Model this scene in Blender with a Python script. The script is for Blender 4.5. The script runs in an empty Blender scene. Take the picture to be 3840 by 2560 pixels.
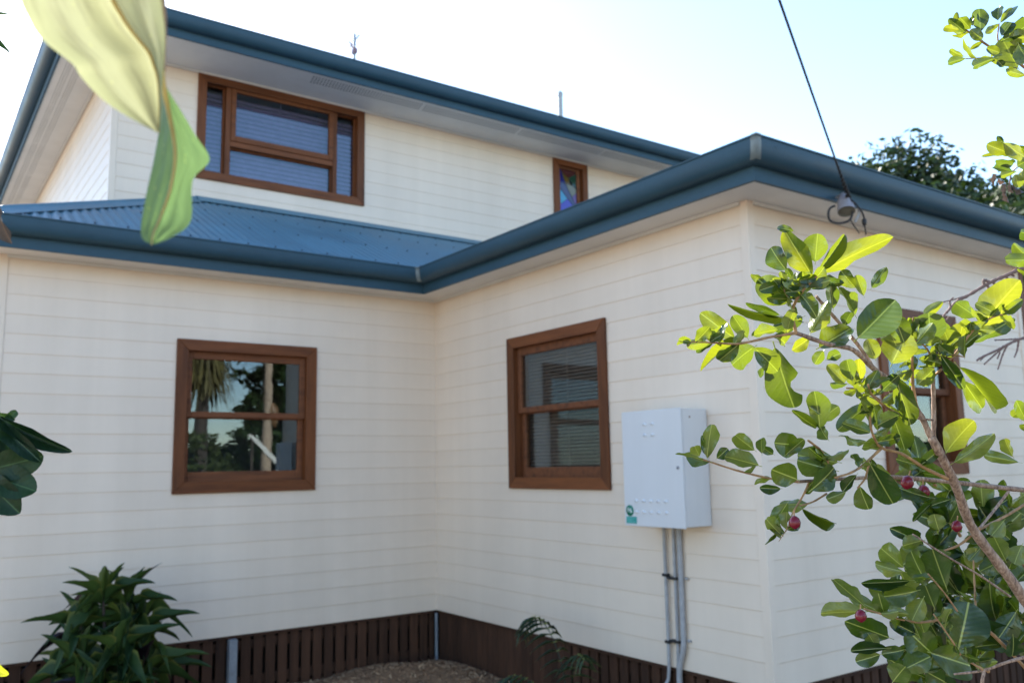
import bpy, math, random
from mathutils import Vector, Matrix
R = math.radians
rnd = random.Random(11)
scene = bpy.context.scene
col = scene.collection

# ------------------------------------------------------------------ camera
CAM = Vector((-4.073, -6.9535, 1.2561))
YAW, PITCH, ROLL, FPX = R(35.430), R(8.145), R(-1.040), 3258.7     # FPX: focal length in pixels of the 3840 px wide photo
fwd = Vector((math.sin(YAW)*math.cos(PITCH), math.cos(YAW)*math.cos(PITCH), math.sin(PITCH)))
rt0 = Vector((math.cos(YAW), -math.sin(YAW), 0)); up0 = rt0.cross(fwd)
right = math.cos(ROLL)*rt0 + math.sin(ROLL)*up0
upv = -math.sin(ROLL)*rt0 + math.cos(ROLL)*up0
cam = bpy.data.objects.new('camera', bpy.data.cameras.new('camera'))
col.objects.link(cam)
m = Matrix((right, upv, -fwd)).transposed().to_4x4(); m.translation = CAM
cam.matrix_world = m
cam.data.sensor_width = 36; cam.data.lens = 36*FPX/3840
cam.data.clip_start = 0.05; cam.data.clip_end = 2000
cam.data.dof.use_dof = True; cam.data.dof.focus_distance = 1.05; cam.data.dof.aperture_fstop = 9.5
scene.camera = cam

# ------------------------------------------------------------------ sky, sun, exposure
SUN_AZ, SUN_EL = 6.0, 29.7            # azimuth measured from +y towards +x
world = bpy.data.worlds.new('World'); scene.world = world
world.use_nodes = True
nt = world.node_tree
bg = nt.nodes['Background']; bg.inputs['Strength'].default_value = 0.125
sky = nt.nodes.new('ShaderNodeTexSky'); sky.sky_type = 'NISHITA'; sky.sun_disc = False
sky.sun_elevation = R(SUN_EL); sky.sun_rotation = R(SUN_AZ)
sky.air_density = 1.0; sky.dust_density = 0.3; sky.ozone_density = 2.0; sky.altitude = 10
nt.links.new(sky.outputs[0], bg.inputs['Color'])
sl = bpy.data.lights.new('sun', 'SUN'); sl.energy = 5.0; sl.angle = R(0.53); sl.color = (1.0, 0.93, 0.82)
so = bpy.data.objects.new('sun', sl); col.objects.link(so)
sd = Vector((math.sin(R(SUN_AZ))*math.cos(R(SUN_EL)), math.cos(R(SUN_AZ))*math.cos(R(SUN_EL)), math.sin(R(SUN_EL))))
so.rotation_euler = sd.to_track_quat('Z', 'Y').to_euler(); so.location = (0, 0, 30)
vs = scene.view_settings
scene.display_settings.display_device = 'sRGB'
vs.view_transform = 'Standard'; vs.look = 'None'; vs.gamma = 1; vs.use_curve_mapping = False
vs.exposure = 1.83
scene.render.engine = 'CYCLES'
scene.cycles.use_denoising = True
scene.cycles.max_bounces = 8; scene.cycles.transparent_max_bounces = 12

# ------------------------------------------------------------------ helpers
def at(px, py, d):
    "point seen at pixel (px, py) of the photo at depth d along the view axis"
    return CAM + d*(fwd + right*((px-1920)/FPX) - upv*((py-1280)/FPX))
def at_plane(px, py, axis, val):
    r = at(px, py, 1) - CAM
    return CAM + r*((val-CAM[axis])/r[axis])

def tag(o, label=None, cat=None, group=None, kind=None):
    if label: o['label'] = label
    if cat: o['category'] = cat
    if group: o['group'] = group
    if kind: o['kind'] = kind
    return o
def empty(name, loc=(0, 0, 0), label=None, cat=None, group=None):
    o = bpy.data.objects.new(name, None); o.location = loc; col.objects.link(o)
    o.empty_display_size = 0.2
    return tag(o, label, cat, group)
def link_mesh(name, me, parent=None, mw=None):
    o = bpy.data.objects.new(name, me); col.objects.link(o)
    if parent is not None:
        o.parent = parent
        o.matrix_parent_inverse = world_of(parent).inverted()
    if mw is not None: o.matrix_basis = mw
    return o
def world_of(o):
    if o.parent is None: return o.matrix_basis.copy()
    return world_of(o.parent) @ o.matrix_parent_inverse @ o.matrix_basis

class MB:
    def __init__(s): s.v = []; s.f = []; s.smooth = []; s.uv = None
    def add(s, vs_, fs_, smooth=False):
        n = len(s.v); s.v += [tuple(p) for p in vs_]
        s.f += [tuple(i+n for i in f) for f in fs_]; s.smooth += [smooth]*len(fs_)
    def box(s, a, b):
        x0, y0, z0 = [min(p, q) for p, q in zip(a, b)]; x1, y1, z1 = [max(p, q) for p, q in zip(a, b)]
        s.add([(x0,y0,z0),(x1,y0,z0),(x1,y1,z0),(x0,y1,z0),(x0,y0,z1),(x1,y0,z1),(x1,y1,z1),(x0,y1,z1)],
              [(3,2,1,0),(4,5,6,7),(0,1,5,4),(1,2,6,5),(2,3,7,6),(3,0,4,7)])
    def prism(s, pts, h):
        "pts: 3-D outline, h: extrusion vector"
        h = Vector(h); n = len(pts); P = [Vector(p) for p in pts]
        s.add([*P, *[p+h for p in P]], [tuple(range(n))[::-1], tuple(range(n, 2*n))] + [(i, (i+1) % n, n+(i+1) % n, n+i) for i in range(n)])
    def tube(s, pts, rad, seg=8, cap=True):
        P = [Vector(p) for p in pts]; n = len(P)
        if not hasattr(rad, '__len__'): rad = [rad]*n
        rings = []; ref = None
        for i, p in enumerate(P):
            t = (P[min(i+1, n-1)]-P[max(i-1, 0)]).normalized()
            if ref is None: ref = t.orthogonal().normalized()
            a = (ref - t*ref.dot(t)).normalized(); ref = a; b = t.cross(a)
            rings.append([p + rad[i]*(math.cos(2*math.pi*k/seg)*a + math.sin(2*math.pi*k/seg)*b) for k in range(seg)])
        vs_ = [q for r in rings for q in r]
        fs_ = [(i*seg+k, i*seg+(k+1) % seg, (i+1)*seg+(k+1) % seg, (i+1)*seg+k) for i in range(n-1) for k in range(seg)]
        s.add(vs_, fs_, True)
        if cap:
            s.add(rings[0], [tuple(range(seg))[::-1]]); s.add(rings[-1], [tuple(range(seg))])
    def lathe(s, org, axis, prof, seg=16):
        axis = Vector(axis).normalized(); a = axis.orthogonal().normalized(); b = axis.cross(a); org = Vector(org)
        vs_ = [org + axis*h + r*(math.cos(2*math.pi*k/seg)*a+math.sin(2*math.pi*k/seg)*b) for r, h in prof for k in range(seg)]
        n = len(prof)
        s.add(vs_, [(i*seg+k, i*seg+(k+1) % seg, (i+1)*seg+(k+1) % seg, (i+1)*seg+k) for i in range(n-1) for k in range(seg)], True)
    def mesh(s, name, mat):
        me = bpy.data.meshes.new(name); me.from_pydata(s.v, [], s.f); me.update()
        me.polygons.foreach_set('use_smooth', s.smooth)
        if s.uv:
            ul = me.uv_layers.new(name='UVMap'); vi = [0]*len(me.loops); me.loops.foreach_get('vertex_index', vi)
            ul.data.foreach_set('uv', [c for i in vi for c in s.uv[i]])
        for mm in (mat if isinstance(mat, (list, tuple)) else [mat]): me.materials.append(mm)
        return me
    def build(s, name, mat, parent=None, kind=None, label=None):
        o = link_mesh(name, s.mesh(name, mat), parent)
        return tag(o, label, None, None, kind)
def bevel(o, w=0.003, seg=1):
    b = o.modifiers.new('bevel', 'BEVEL'); b.width = w; b.segments = seg; b.limit_method = 'ANGLE'; return o
def smoothpath(pts, n=4):
    "Catmull-Rom through the points"
    P = [Vector(p) for p in pts]
    if len(P) < 3: return P
    P = [2*P[0]-P[1]] + P + [2*P[-1]-P[-2]]; out = []
    for i in range(1, len(P)-2):
        for k in range(n):
            t = k/n; a, b, c, d = P[i-1:i+3]
            out.append(0.5*((2*b)+(c-a)*t+(2*a-5*b+4*c-d)*t*t+(3*b-a-3*c+d)*t**3))
    out.append(P[-2]); return out
def interp(vals, n):
    return [vals[min(int(i*(len(vals)-1)/(n-1)), len(vals)-2)]*(1-((i*(len(vals)-1)/(n-1))-min(int(i*(len(vals)-1)/(n-1)), len(vals)-2)))
            + vals[min(int(i*(len(vals)-1)/(n-1)), len(vals)-2)+1]*((i*(len(vals)-1)/(n-1))-min(int(i*(len(vals)-1)/(n-1)), len(vals)-2)) for i in range(n)]

# ------------------------------------------------------------------ materials
class NT:
    def __init__(s, name):
        s.m = bpy.data.materials.new(name); s.m.use_nodes = True; s.t = s.m.node_tree
        s.b = s.t.nodes['Principled BSDF']; s.out = s.t.nodes['Material Output']
    def n(s, kind, **kw):
        x = s.t.nodes.new('ShaderNode'+kind)
        for k, v in kw.items():
            if k in x.inputs.keys(): x.inputs[k].default_value = v
            else: setattr(x, k, v)
        return x
    def l(s, a, b): s.t.links.new(a, b)
    def coords(s, out='Object', scale=(1, 1, 1)):
        tc = s.n('TexCoord'); mp = s.n('Mapping'); mp.inputs['Scale'].default_value = scale
        s.l(tc.outputs[out], mp.inputs[0]); return mp.outputs[0]
    def noise(s, vec, scale, detail=4, rough=0.55):
        x = s.n('TexNoise'); x.inputs['Scale'].default_value = scale; x.inputs['Detail'].default_value = detail; x.inputs['Roughness'].default_value = rough
        if vec is not None: s.l(vec, x.inputs['Vector'])
        return x.outputs['Fac']
    def ramp(s, fac, stops):
        r = s.n('ValToRGB'); e = r.color_ramp.elements
        while len(e) < len(stops): e.new(0.5)
        for el, (p, c) in zip(e, stops): el.position = p; el.color = (*c, 1) if len(c) == 3 else c
        s.l(fac, r.inputs[0]); return r.outputs[0]
    def mix(s, fac, a, b, mode='MIX'):
        x = s.n('Mix'); x.data_type = 'RGBA'; x.blend_type = mode
        for v, i in ((fac, 0), (a, 6), (b, 7)):
            if hasattr(v, 'links'): s.l(v, x.inputs[i])
            else: x.inputs[i].default_value = v if i == 0 else (*v, 1)
        return x.outputs[2]
    def bump(s, h, strength=0.3, dist=0.01):
        x = s.n('Bump'); x.inputs['Strength'].default_value = strength; x.inputs['Distance'].default_value = dist
        s.l(h, x.inputs['Height']); s.l(x.outputs[0], s.b.inputs['Normal']); return x.outputs[0]
    def set(s, **kw):
        for k, v in kw.items():
            i = s.b.inputs[k]
            if hasattr(v, 'links'): s.l(v, i)
            else: i.default_value = (*v, 1) if isinstance(v, tuple) else v
        return s
def grade(c, k): return tuple(min(1, x*k) for x in c)

def mat_paint(name, c, rough=0.5, var=0.06, grime=0.10, grain=(3, 3, 120), bump=0.08):
    t = NT(name); v = t.coords('Object', (1, 1, 1)); n1 = t.noise(v, 1.3, 5); v2 = t.coords('Object', grain); n2 = t.noise(v2, 1.0, 4)
    cc = t.ramp(n1, [(0.25, grade(c, 1-grime)), (0.6, c), (0.9, grade(c, 1+var))])
    oi = t.n('ObjectInfo'); r = t.ramp(oi.outputs['Random'], [(0, (1-var*0.6,)*3), (1, (1, 1, 1))])
    cc = t.mix(1.0, cc, r, 'MULTIPLY')
    gp = t.n('NewGeometry'); mpp = t.n('Mapping'); mpp.inputs['Scale'].default_value = (4, 4, .22); t.l(gp.outputs['Position'], mpp.inputs[0])
    st = t.noise(mpp.outputs[0], 1.2, 6, .65)      # faint run-off streaks, continuous from board to board
    cc = t.mix(0.40, cc, t.ramp(st, [(0.30, (0.88, 0.865, 0.84)), (0.62, (1, 1, 1))]), 'MULTIPLY')
    t.set(**{'Base Color': cc, 'Roughness': rough}); t.bump(n2, bump, 0.003); return t.m
def mat_wood(name, c, dark, rough=0.45, axis=2, coat=0.04):
    t = NT(name); sc = [16, 16, 16]; sc[axis] = 1.6
    oi = t.n('ObjectInfo'); v = t.coords('Object', tuple(sc))
    add = t.n('VectorMath'); add.operation = 'ADD'; t.l(v, add.inputs[0]); t.l(oi.outputs['Random'], add.inputs[1])
    n1 = t.noise(add.outputs[0], 1.5, 6, 0.6); n2 = t.noise(add.outputs[0], 7, 6, 0.7)
    cc = t.ramp(n1, [(0.2, dark), (0.5, c), (0.85, grade(c, 1.35))])
    v3 = t.coords('Object', (2.2, 2.2, 2.2)); vo = t.n('TexVoronoi'); vo.inputs['Scale'].default_value = 2.3; t.l(v3, vo.inputs['Vector'])
    kn = t.ramp(vo.outputs['Distance'], [(0.0, (0.25, 0.22, 0.2)), (0.05, (0.45, 0.4, 0.38)), (0.10, (1, 1, 1))])
    cc = t.mix(0.7, cc, kn, 'MULTIPLY')
    cc = t.mix(0.35, cc, t.ramp(n2, [(0.3, (0.55, 0.5, 0.5)), (0.6, (1, 1, 1))]), 'MULTIPLY')
    cc = t.mix(1.0, cc, t.ramp(oi.outputs['Random'], [(0, (.72, .72, .72)), (1, (1.2, 1.16, 1.12))]), 'MULTIPLY')
    t.set(**{'Base Color': cc, 'Roughness': rough+.1, 'Specular IOR Level': 0.25, 'Coat Weight': coat, 'Coat Roughness': 0.4}); t.bump(n2, 0.15, 0.002); return t.m
def mat_steel(name, c, rough=0.38, var=0.12, spec=0.5):
    t = NT(name); v = t.coords('Object'); n1 = t.noise(v, 2.0, 6, 0.6); n2 = t.noise(v, 35, 3)
    cc = t.ramp(n1, [(0.3, grade(c, 1-var)), (0.7, grade(c, 1+var))])
    cc = t.mix(0.25, cc, t.ramp(n2, [(0.35, (0.75, 0.74, 0.72)), (0.6, (1, 1, 1))]), 'MULTIPLY')
    t.set(**{'Base Color': cc, 'Roughness': t.ramp(n1, [(0.3, (rough-.06,)*3), (0.7, (rough+.1,)*3)]), 'Specular IOR Level': spec}); return t.m
def mat_plain(name, c, rough=0.5, metal=0.0, var=0.15, scale=20):
    t = NT(name); v = t.coords('Object'); n1 = t.noise(v, scale, 4)
    t.set(**{'Base Color': t.ramp(n1, [(0.3, grade(c, 1-var)), (0.7, grade(c, 1+var))]), 'Roughness': rough, 'Metallic': metal}); return t.m

CREAM = mat_paint('cream_weatherboard_paint', (0.865, 0.708, 0.565), 0.42)
TRIMW = mat_paint('white_trim_paint', (0.76, 0.735, 0.68), 0.45)
SOFF = mat_paint('soffit_paint', (0.82, 0.79, 0.745), 0.55, grime=0.10)
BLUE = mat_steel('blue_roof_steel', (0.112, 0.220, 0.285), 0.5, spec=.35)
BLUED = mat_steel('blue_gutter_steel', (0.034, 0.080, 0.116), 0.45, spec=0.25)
STAIN = mat_wood('stained_timber', (0.175, 0.057, 0.018), (0.085, 0.028, 0.010))
STAINX = mat_wood('stained_timber_across', (0.175, 0.057, 0.018), (0.085, 0.028, 0.010), axis=0)
STAINY = mat_wood('stained_timber_along', (0.175, 0.057, 0.018), (0.085, 0.028, 0.010), axis=1)
SASHM = mat_wood('weathered_sash_timber', (0.19, 0.070, 0.030), (0.065, 0.032, 0.022), 0.6, axis=0, coat=0.0)
BATTEN = mat_wood('dark_batten_timber', (0.070, 0.033, 0.019), (0.030, 0.015, 0.010), 0.7, coat=0.0)
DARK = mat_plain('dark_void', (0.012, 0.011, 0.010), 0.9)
ROOM = mat_plain('dim_room_tone', (0.10, 0.09, 0.085), 0.9)  # coloured dark to stand in for the dimness of unlit rooms
SLAT = mat_plain('blind_slat', (0.165, 0.115, 0.088), 0.6)
SLATB = mat_plain('blind_slat_sky_tint', (0.13, 0.095, 0.185), 0.6)  # violet puts the mirrored blue sky into the slat colour
METER = mat_paint('meter_box_enamel', (0.71, 0.70, 0.70), 0.38, grime=0.06)
SIDE = mat_paint('meter_box_side_enamel', (0.70, 0.69, 0.675), 0.42, grime=0.08)
PVC = mat_plain('grey_conduit', (0.37, 0.36, 0.36), 0.6)
BLACK = mat_plain('black_rubber', (0.015, 0.015, 0.017), 0.55)
GALV = mat_plain('galvanised_steel', (0.28, 0.30, 0.33), 0.5, 0.3)
CLIPM = mat_plain('grey_sealed_joint', (0.19, 0.23, 0.24), 0.45)
PORC = mat_plain('grey_porcelain', (0.33, 0.31, 0.335), 0.35)
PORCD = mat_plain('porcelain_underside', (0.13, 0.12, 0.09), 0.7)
GREENS = mat_plain('green_sticker', (0.01, 0.19, 0.115), 0.5)
TEALS = mat_plain('teal_sticker', (0.02, 0.30, 0.27), 0.5)
WHITEP = mat_plain('white_print', (0.75, 0.8, 0.78), 0.5)
def mat_bark():
    t = NT('pale_brown_bark'); v = t.coords('Object', (1, 1, .28)); n1 = t.noise(v, 260, 5, .65); n2 = t.noise(t.coords('Object'), 30, 3)
    c = t.ramp(n1, [(0.33, (0.15, 0.09, 0.062)), (0.5, (0.36, 0.235, 0.165)), (0.68, (0.58, 0.43, 0.33))])
    c = t.mix(.6, c, t.ramp(n2, [(.35, (.55, .52, .5)), (.65, (1.1, 1.05, 1.0))]), 'MULTIPLY')
    t.set(**{'Base Color': c, 'Roughness': .8}); t.bump(n1, .6, .0015); return t.m
BARK = mat_bark()
TWIG = mat_plain('twig_bark', (0.36, 0.20, 0.085), 0.7, scale=90, var=.35)
TWIGG = mat_plain('dry_twig_bark', (0.20, 0.13, 0.11), 0.8, scale=90)
TRUNKD = mat_plain('dark_tree_bark', (0.06, 0.045, 0.035), 0.9)

def mat_glass():
    t = NT('window_glass'); t.t.nodes.remove(t.b)
    fr = t.n('Fresnel'); gq = t.n('NewGeometry'); mr = t.n('MapRange'); mr.inputs['To Min'].default_value = 1.62; mr.inputs['To Max'].default_value = 1/1.62
    t.l(gq.outputs['Backfacing'], mr.inputs['Value']); t.l(mr.outputs[0], fr.inputs['IOR'])
    gl = t.n('BsdfGlossy'); gl.inputs['Roughness'].default_value = 0.006; gl.inputs['Color'].default_value = (0.76, 0.89, 1.0, 1)  # blue tint painted into the reflections to deepen the mirrored sky
    tr = t.n('BsdfTransparent'); tr.inputs['Color'].default_value = (0.92, 0.95, 0.94, 1)
    mx = t.n('MixShader'); v = t.coords('Object'); n = t.noise(v, 3.0, 2)
    bp = t.n('Bump'); bp.inputs['Strength'].default_value = 0.02; bp.inputs['Distance'].default_value = 0.012
    t.l(n, bp.inputs['Height']); t.l(bp.outputs[0], gl.inputs['Normal'])
    t.l(fr.outputs[0], mx.inputs[0]); t.l(tr.outputs[0], mx.inputs[1]); t.l(gl.outputs[0], mx.inputs[2])
    t.l(mx.outputs[0], t.out.inputs[0]); return t.m
GLASS = mat_glass()

def mat_leaf(name, top, under, trans, rough=0.3, tfac=0.35, edge=None, vein=(0.42, 0.45, 0.12), speck=0.0, spec=0.5, veinw=0.018, nveins=9.0, crease_shade=0.0):
    "leaf: own coordinates run x -0.5..0.5 across and y 0..1 along"
    t = NT(name); tc = t.n('TexCoord'); mp0 = t.n('Mapping'); mp0.inputs['Location'].default_value = (-0.5, 0, 0); t.l(tc.outputs['UV'], mp0.inputs[0])
    sep = t.n('SeparateXYZ'); t.l(mp0.outputs[0], sep.inputs[0])
    ab = t.n('Math'); ab.operation = 'ABSOLUTE'; t.l(sep.outputs[0], ab.inputs[0])
    geo = t.n('NewGeometry'); oi = t.n('ObjectInfo')
    c = t.mix(geo.outputs['Backfacing'], top, under)
    # herringbone side veins
    mm = t.n('Math'); mm.operation = 'MULTIPLY_ADD'; t.l(ab.outputs[0], mm.inputs[0]); mm.inputs[1].default_value = -0.55; t.l(sep.outputs[1], mm.inputs[2])
    sn = t.n('Math'); sn.operation = 'MULTIPLY'; t.l(mm.outputs[0], sn.inputs[0]); sn.inputs[1].default_value = nveins*6.283
    si = t.n('Math'); si.operation = 'SINE'; t.l(sn.outputs[0], si.inputs[0])
    vv = t.ramp(si.outputs[0], [(0.0, (0.97, 0.97, 0.97)), (0.85, (1, 1, 1)), (1.0, (1.07, 1.06, 1.04))])
    c = t.mix(1.0, c, vv, 'MULTIPLY')
    hue = t.ramp(oi.outputs['Random'], [(0.0, (0.35, 0.45, 0.5)), (0.35, (0.65, 0.72, 0.75)), (0.75, (1.0, 0.97, 0.92)), (1.0, (1.35, 1.15, 0.9))])
    c = t.mix(1.0, c, hue, 'MULTIPLY')
    ns = t.noise(tc.outputs['Object'], 5.0, 4)
    c = t.mix(1.0, c, t.ramp(ns, [(0.3, (0.8, 0.82, 0.8)), (0.7, (1.15, 1.12, 1.1))]), 'MULTIPLY')
    if speck:
        ns2 = t.noise(tc.outputs['Object'], 17.0, 2)
        c = t.mix(t.ramp(ns2, [(0.66, (0, 0, 0)), (0.72, (speck,)*3)]), c, (0.55, 0.55, 0.12))
    if crease_shade:  # lengthwise streaks put the shading of creases into the leaf colour
        ms = t.n('Mapping'); ms.inputs['Scale'].default_value = (13, 1.3, 1); t.l(tc.outputs['UV'], ms.inputs[0]); sk = t.noise(ms.outputs[0], 1.0, 3, .5)
        vv = t.mix(crease_shade, vv, t.ramp(sk, [(0.38, (0.50, 0.47, 0.46)), (0.50, (1, 1, 1)), (0.75, (1.1, 1.1, 1.05))]), 'MULTIPLY'); c = t.mix(1.0, c, vv, 'MULTIPLY')
    rib = t.ramp(ab.outputs[0], [(veinw*0.6, (1, 1, 1)), (veinw*1.5, (0, 0, 0))])
    c = t.mix(rib, c, vein)
    if edge:
        # outline is at |x| = half width; use tip and the tone along |x| for a pale rim
        er = t.ramp(ab.outputs[0], [(0.36, (0, 0, 0)), (0.47, (1, 1, 1))]); c = t.mix(er, c, edge)
    t.set(**{'Base Color': c, 'Roughness': rough, 'Specular IOR Level': spec})
    bh = t.n('Math'); bh.operation = 'ADD'; t.l(si.outputs[0], bh.inputs[0]); t.l(ns, bh.inputs[1])
    nb = t.bump(bh.outputs[0], 0.05, 0.03)
    tl = t.n('BsdfTranslucent'); tcx = t.mix(1.0, t.mix(rib, trans, grade(trans, 1.3)), vv, 'MULTIPLY'); tcx = t.mix(1.0, tcx, hue, 'MULTIPLY'); t.l(tcx, tl.inputs[0])
    mx = t.n('MixShader'); mx.inputs[0].default_value = tfac
    t.l(t.b.outputs[0], mx.inputs[1]); t.l(tl.outputs[0], mx.inputs[2]); t.l(mx.outputs[0], t.out.inputs[0])
    return t.m
LEAF = mat_leaf('glossy_shrub_leaf', (0.016, 0.050, 0.014), (0.150, 0.190, 0.048), (0.34, 0.43, 0.020), 0.17, 0.30, spec=.6)
BIGLEAF = mat_leaf('thick_hanging_leaf', (0.17, 0.21, 0.11), (0.23, 0.27, 0.18), (0.29, 0.335, 0.225), 0.40, 0.42, edge=(0.5, 0.5, 0.2), vein=(0.75, 0.68, 0.28), speck=0.5, nveins=0.0, veinw=0.02, crease_shade=.5)
DARKLEAF = mat_leaf('dark_glossy_leaf', (0.020, 0.052, 0.022), (0.036, 0.076, 0.024), (0.05, 0.12, 0.02), 0.42, 0.18, spec=.3, vein=(0.06, 0.12, 0.05))
CORD = mat_leaf('cordyline_leaf', (0.034, 0.072, 0.020), (0.055, 0.100, 0.024), (0.06, 0.11, 0.02), 0.5, 0.2, spec=.25, edge=(0.15, 0.16, 0.035), vein=(0.04, 0.09, 0.03), nveins=0.0)
CORDP = mat_leaf('purple_cordyline_leaf', (0.028, 0.016, 0.026), (0.035, 0.016, 0.024), (0.05, 0.012, 0.02), 0.42, 0.15, edge=(0.08, 0.03, 0.025), vein=(0.08, 0.03, 0.03), nveins=0.0)
PALMG = mat_leaf('palm_leaflet', (0.030, 0.060, 0.026), (0.05, 0.08, 0.03), (0.06, 0.12, 0.02), 0.5, 0.2, nveins=0.0)
YLEAF = mat_leaf('yellow_green_leaf', (0.24, 0.27, 0.02), (0.30, 0.32, 0.05), (0.6, 0.6, 0.03), 0.35, 0.4)
DRYL = mat_leaf('dry_leaf', (0.17, 0.135, 0.125), (0.18, 0.145, 0.13), (0.12, 0.08, 0.065), 0.7, 0.2, vein=(0.25, 0.16, 0.1))
BERRY = NT('red_berry').set(**{'Base Color': (0.17, 0.003, 0.013), 'Roughness': 0.24, 'Coat Weight': 0.10, 'Coat Roughness': 0.1}).m
def mat_foliage(name, c, trans, tf=0.3):
    t = NT(name); oi = t.n('NewGeometry'); n = t.ramp(oi.outputs['Random Per Island'], [(0, grade(c, 0.6)), (0.6, c), (1, grade(c, 1.5))])
    t.set(**{'Base Color': n, 'Roughness': 0.55, 'Specular IOR Level': 0.3})
    tl = t.n('BsdfTranslucent'); tl.inputs[0].default_value = (*trans, 1); mx = t.n('MixShader'); mx.inputs[0].default_value = tf
    t.l(t.b.outputs[0], mx.inputs[1]); t.l(tl.outputs[0], mx.inputs[2]); t.l(mx.outputs[0], t.out.inputs[0]); return t.m
FOL = mat_foliage('tree_foliage', (0.035, 0.065, 0.018), (0.07, 0.13, 0.015))
FOLD = mat_foliage('dark_backlit_foliage', (0.030, 0.052, 0.020), (0.035, 0.065, 0.010), 0.2)
FOL2 = mat_foliage('olive_foliage', (0.075, 0.10, 0.030), (0.11, 0.15, 0.03))
FRONDS = mat_foliage('hanging_frond', (0.19, 0.16, 0.06), (0.15, 0.13, 0.04))

# ------------------------------------------------------------------ ground
def mat_ground():
    t = NT('ground_lawn'); v = t.coords('Object'); n1 = t.noise(v, 0.5, 6); n2 = t.noise(v, 14, 5)
    c = t.ramp(n1, [(0.35, (0.200, 0.165, 0.120)), (0.55, (0.28, 0.22, 0.165)), (0.75, (0.38, 0.30, 0.235))])
    c = t.mix(0.6, c, t.ramp(n2, [(0.3, (0.5, 0.5, 0.5)), (0.7, (1.2, 1.2, 1.2))]), 'MULTIPLY')
    t.set(**{'Base Color': c, 'Roughness': 0.9}); t.bump(n2, 0.5, 0.03); return t.m
g = MB(); g.add([(-300, -300, -0.52), (300, -300, -0.52), (300, 300, -0.52), (-300, 300, -0.52)], [(0, 1, 2, 3)])
tag(g.build('ground', mat_ground()), kind='structure')
def mat_mulch():
    t = NT('mulch_soil'); v = t.coords('Object'); n1 = t.noise(v, 9, 6, 0.7); n2 = t.noise(v, 60, 4)
    c = t.ramp(n1, [(0.3, (0.16, 0.088, 0.045)), (0.7, (0.34, 0.21, 0.115))]); c = t.mix(0.6, c, t.ramp(n2, [(0.3, (0.4, 0.4, 0.4)), (0.7, (1.3, 1.3, 1.3))]), 'MULTIPLY')
    t.set(**{'Base Color': c, 'Roughness': 0.95}); t.bump(n2, 0.8, 0.03); return t.m
from mathutils import noise as mnoise
def mulch_z(x, y):
    d = min(max(-x, 0), max(-y, 0))
    mound = 0.10*math.exp(-((x+0.55)**2+(y+0.55)**2)/0.5)
    edge = min(1, max(0, (x+4.4)/0.3))*min(1, max(0, (y+4.6)/0.5))
    return -0.535 + edge*(0.085 + mound + 0.028*mnoise.noise(Vector((x*2.3, y*2.3, 0))) + 0.018*mnoise.noise(Vector((x*7, y*7, 3))))
g = MB(); NX, NY = 110, 110
vs_ = [(-4.6+4.75*i/NX, -4.9+5.05*j/NY, 0) for j in range(NY+1) for i in range(NX+1)]
g.add([(x, y, mulch_z(x, y)) for x, y, _ in vs_], [(j*(NX+1)+i, j*(NX+1)+i+1, (j+1)*(NX+1)+i+1, (j+1)*(NX+1)+i) for j in range(NY) for i in range(NX)], True)
tag(g.build('garden_bed', mat_mulch()), kind='structure')
def mat_chip():
    t = NT('wood_chip'); gm = t.n('NewGeometry')
    t.set(**{'Base Color': t.ramp(gm.outputs['Random Per Island'], [(0, (0.11, 0.055, 0.028)), (0.5, (0.31, 0.18, 0.095)), (1, (0.48, 0.325, 0.19))]), 'Roughness': 0.9}); return t.m
g = MB()
for i in range(9000):
    x = -rnd.random()**1.3*3.9-0.03; y = -rnd.random()**1.3*3.6-0.03
    z = mulch_z(x, y)+0.004
    L = rnd.uniform(0.008, 0.030); W = rnd.uniform(0.003, 0.009); a = rnd.uniform(0, 6.28); tilt = rnd.uniform(-0.6, 0.6)
    u = Vector((math.cos(a)*math.cos(tilt), math.sin(a)*math.cos(tilt), math.sin(tilt))); v = Vector((-math.sin(a), math.cos(a), rnd.uniform(-.3, .3)))
    p = Vector((x, y, z)); n = u.cross(v)*0.004
    g.add([p-u*L-v*W, p+u*L-v*W*.6, p+u*L*.9+v*W, p-u*L+v*W*.7, p+n], [(0, 1, 4), (1, 2, 4), (2, 3, 4), (3, 0, 4)])
tag(g.build('wood_mulch', mat_chip(), kind='stuff'), 'brown wood chip mulch heaped in the corner of the house walls', 'mulch')

# ------------------------------------------------------------------ house
LB = 3.671; H = 2.80; P = 0.14
YU = 1.80; XUL = -2.54; XUR = 5.5; ZU = 5.34
house = empty('weatherboard_house', (0, 0, -0.5), 'cream weatherboard two storey house with blue steel roof and stained timber windows', 'house')

# windows: wall name -> list of openings (a0, a1, z0, z1) in wall coordinates
class Wall:
    def __init__(s, o, u, n, length, z0, z1, openings, rows0=None):
        s.o = Vector(o); s.u = Vector(u); s.n = Vector(n); s.L = length; s.z0 = z0; s.z1 = z1; s.op = openings
    def p(s, a, z, d): return s.o + s.u*a + Vector((0, 0, z)) + s.n*d
    def bx(s, mb, a0, a1, z0, z1, d0, d1):
        q = [s.p(a0, z0, d0), s.p(a1, z0, d0), s.p(a1, z0, d1), s.p(a0, z0, d1)]
        mb.prism(q, (0, 0, z1-z0))
WA = Wall((-3.53, 0, 0), (1, 0, 0), (0, -1, 0), 3.53, 0, H, [(-2.326+3.53, -1.182+3.53, 1.0906, 2.2815)])
WB = Wall((0, 0, 0), (0, -1, 0), (-1, 0, 0), LB, 0, H, [(1.195, 2.400, 1.0795, 2.282)])
WC = Wall((0, -LB, 0), (1, 0, 0), (0, -1, 0), 3.30, 0, H, [(1.235, 2.245, 1.143, 2.282)])
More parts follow.
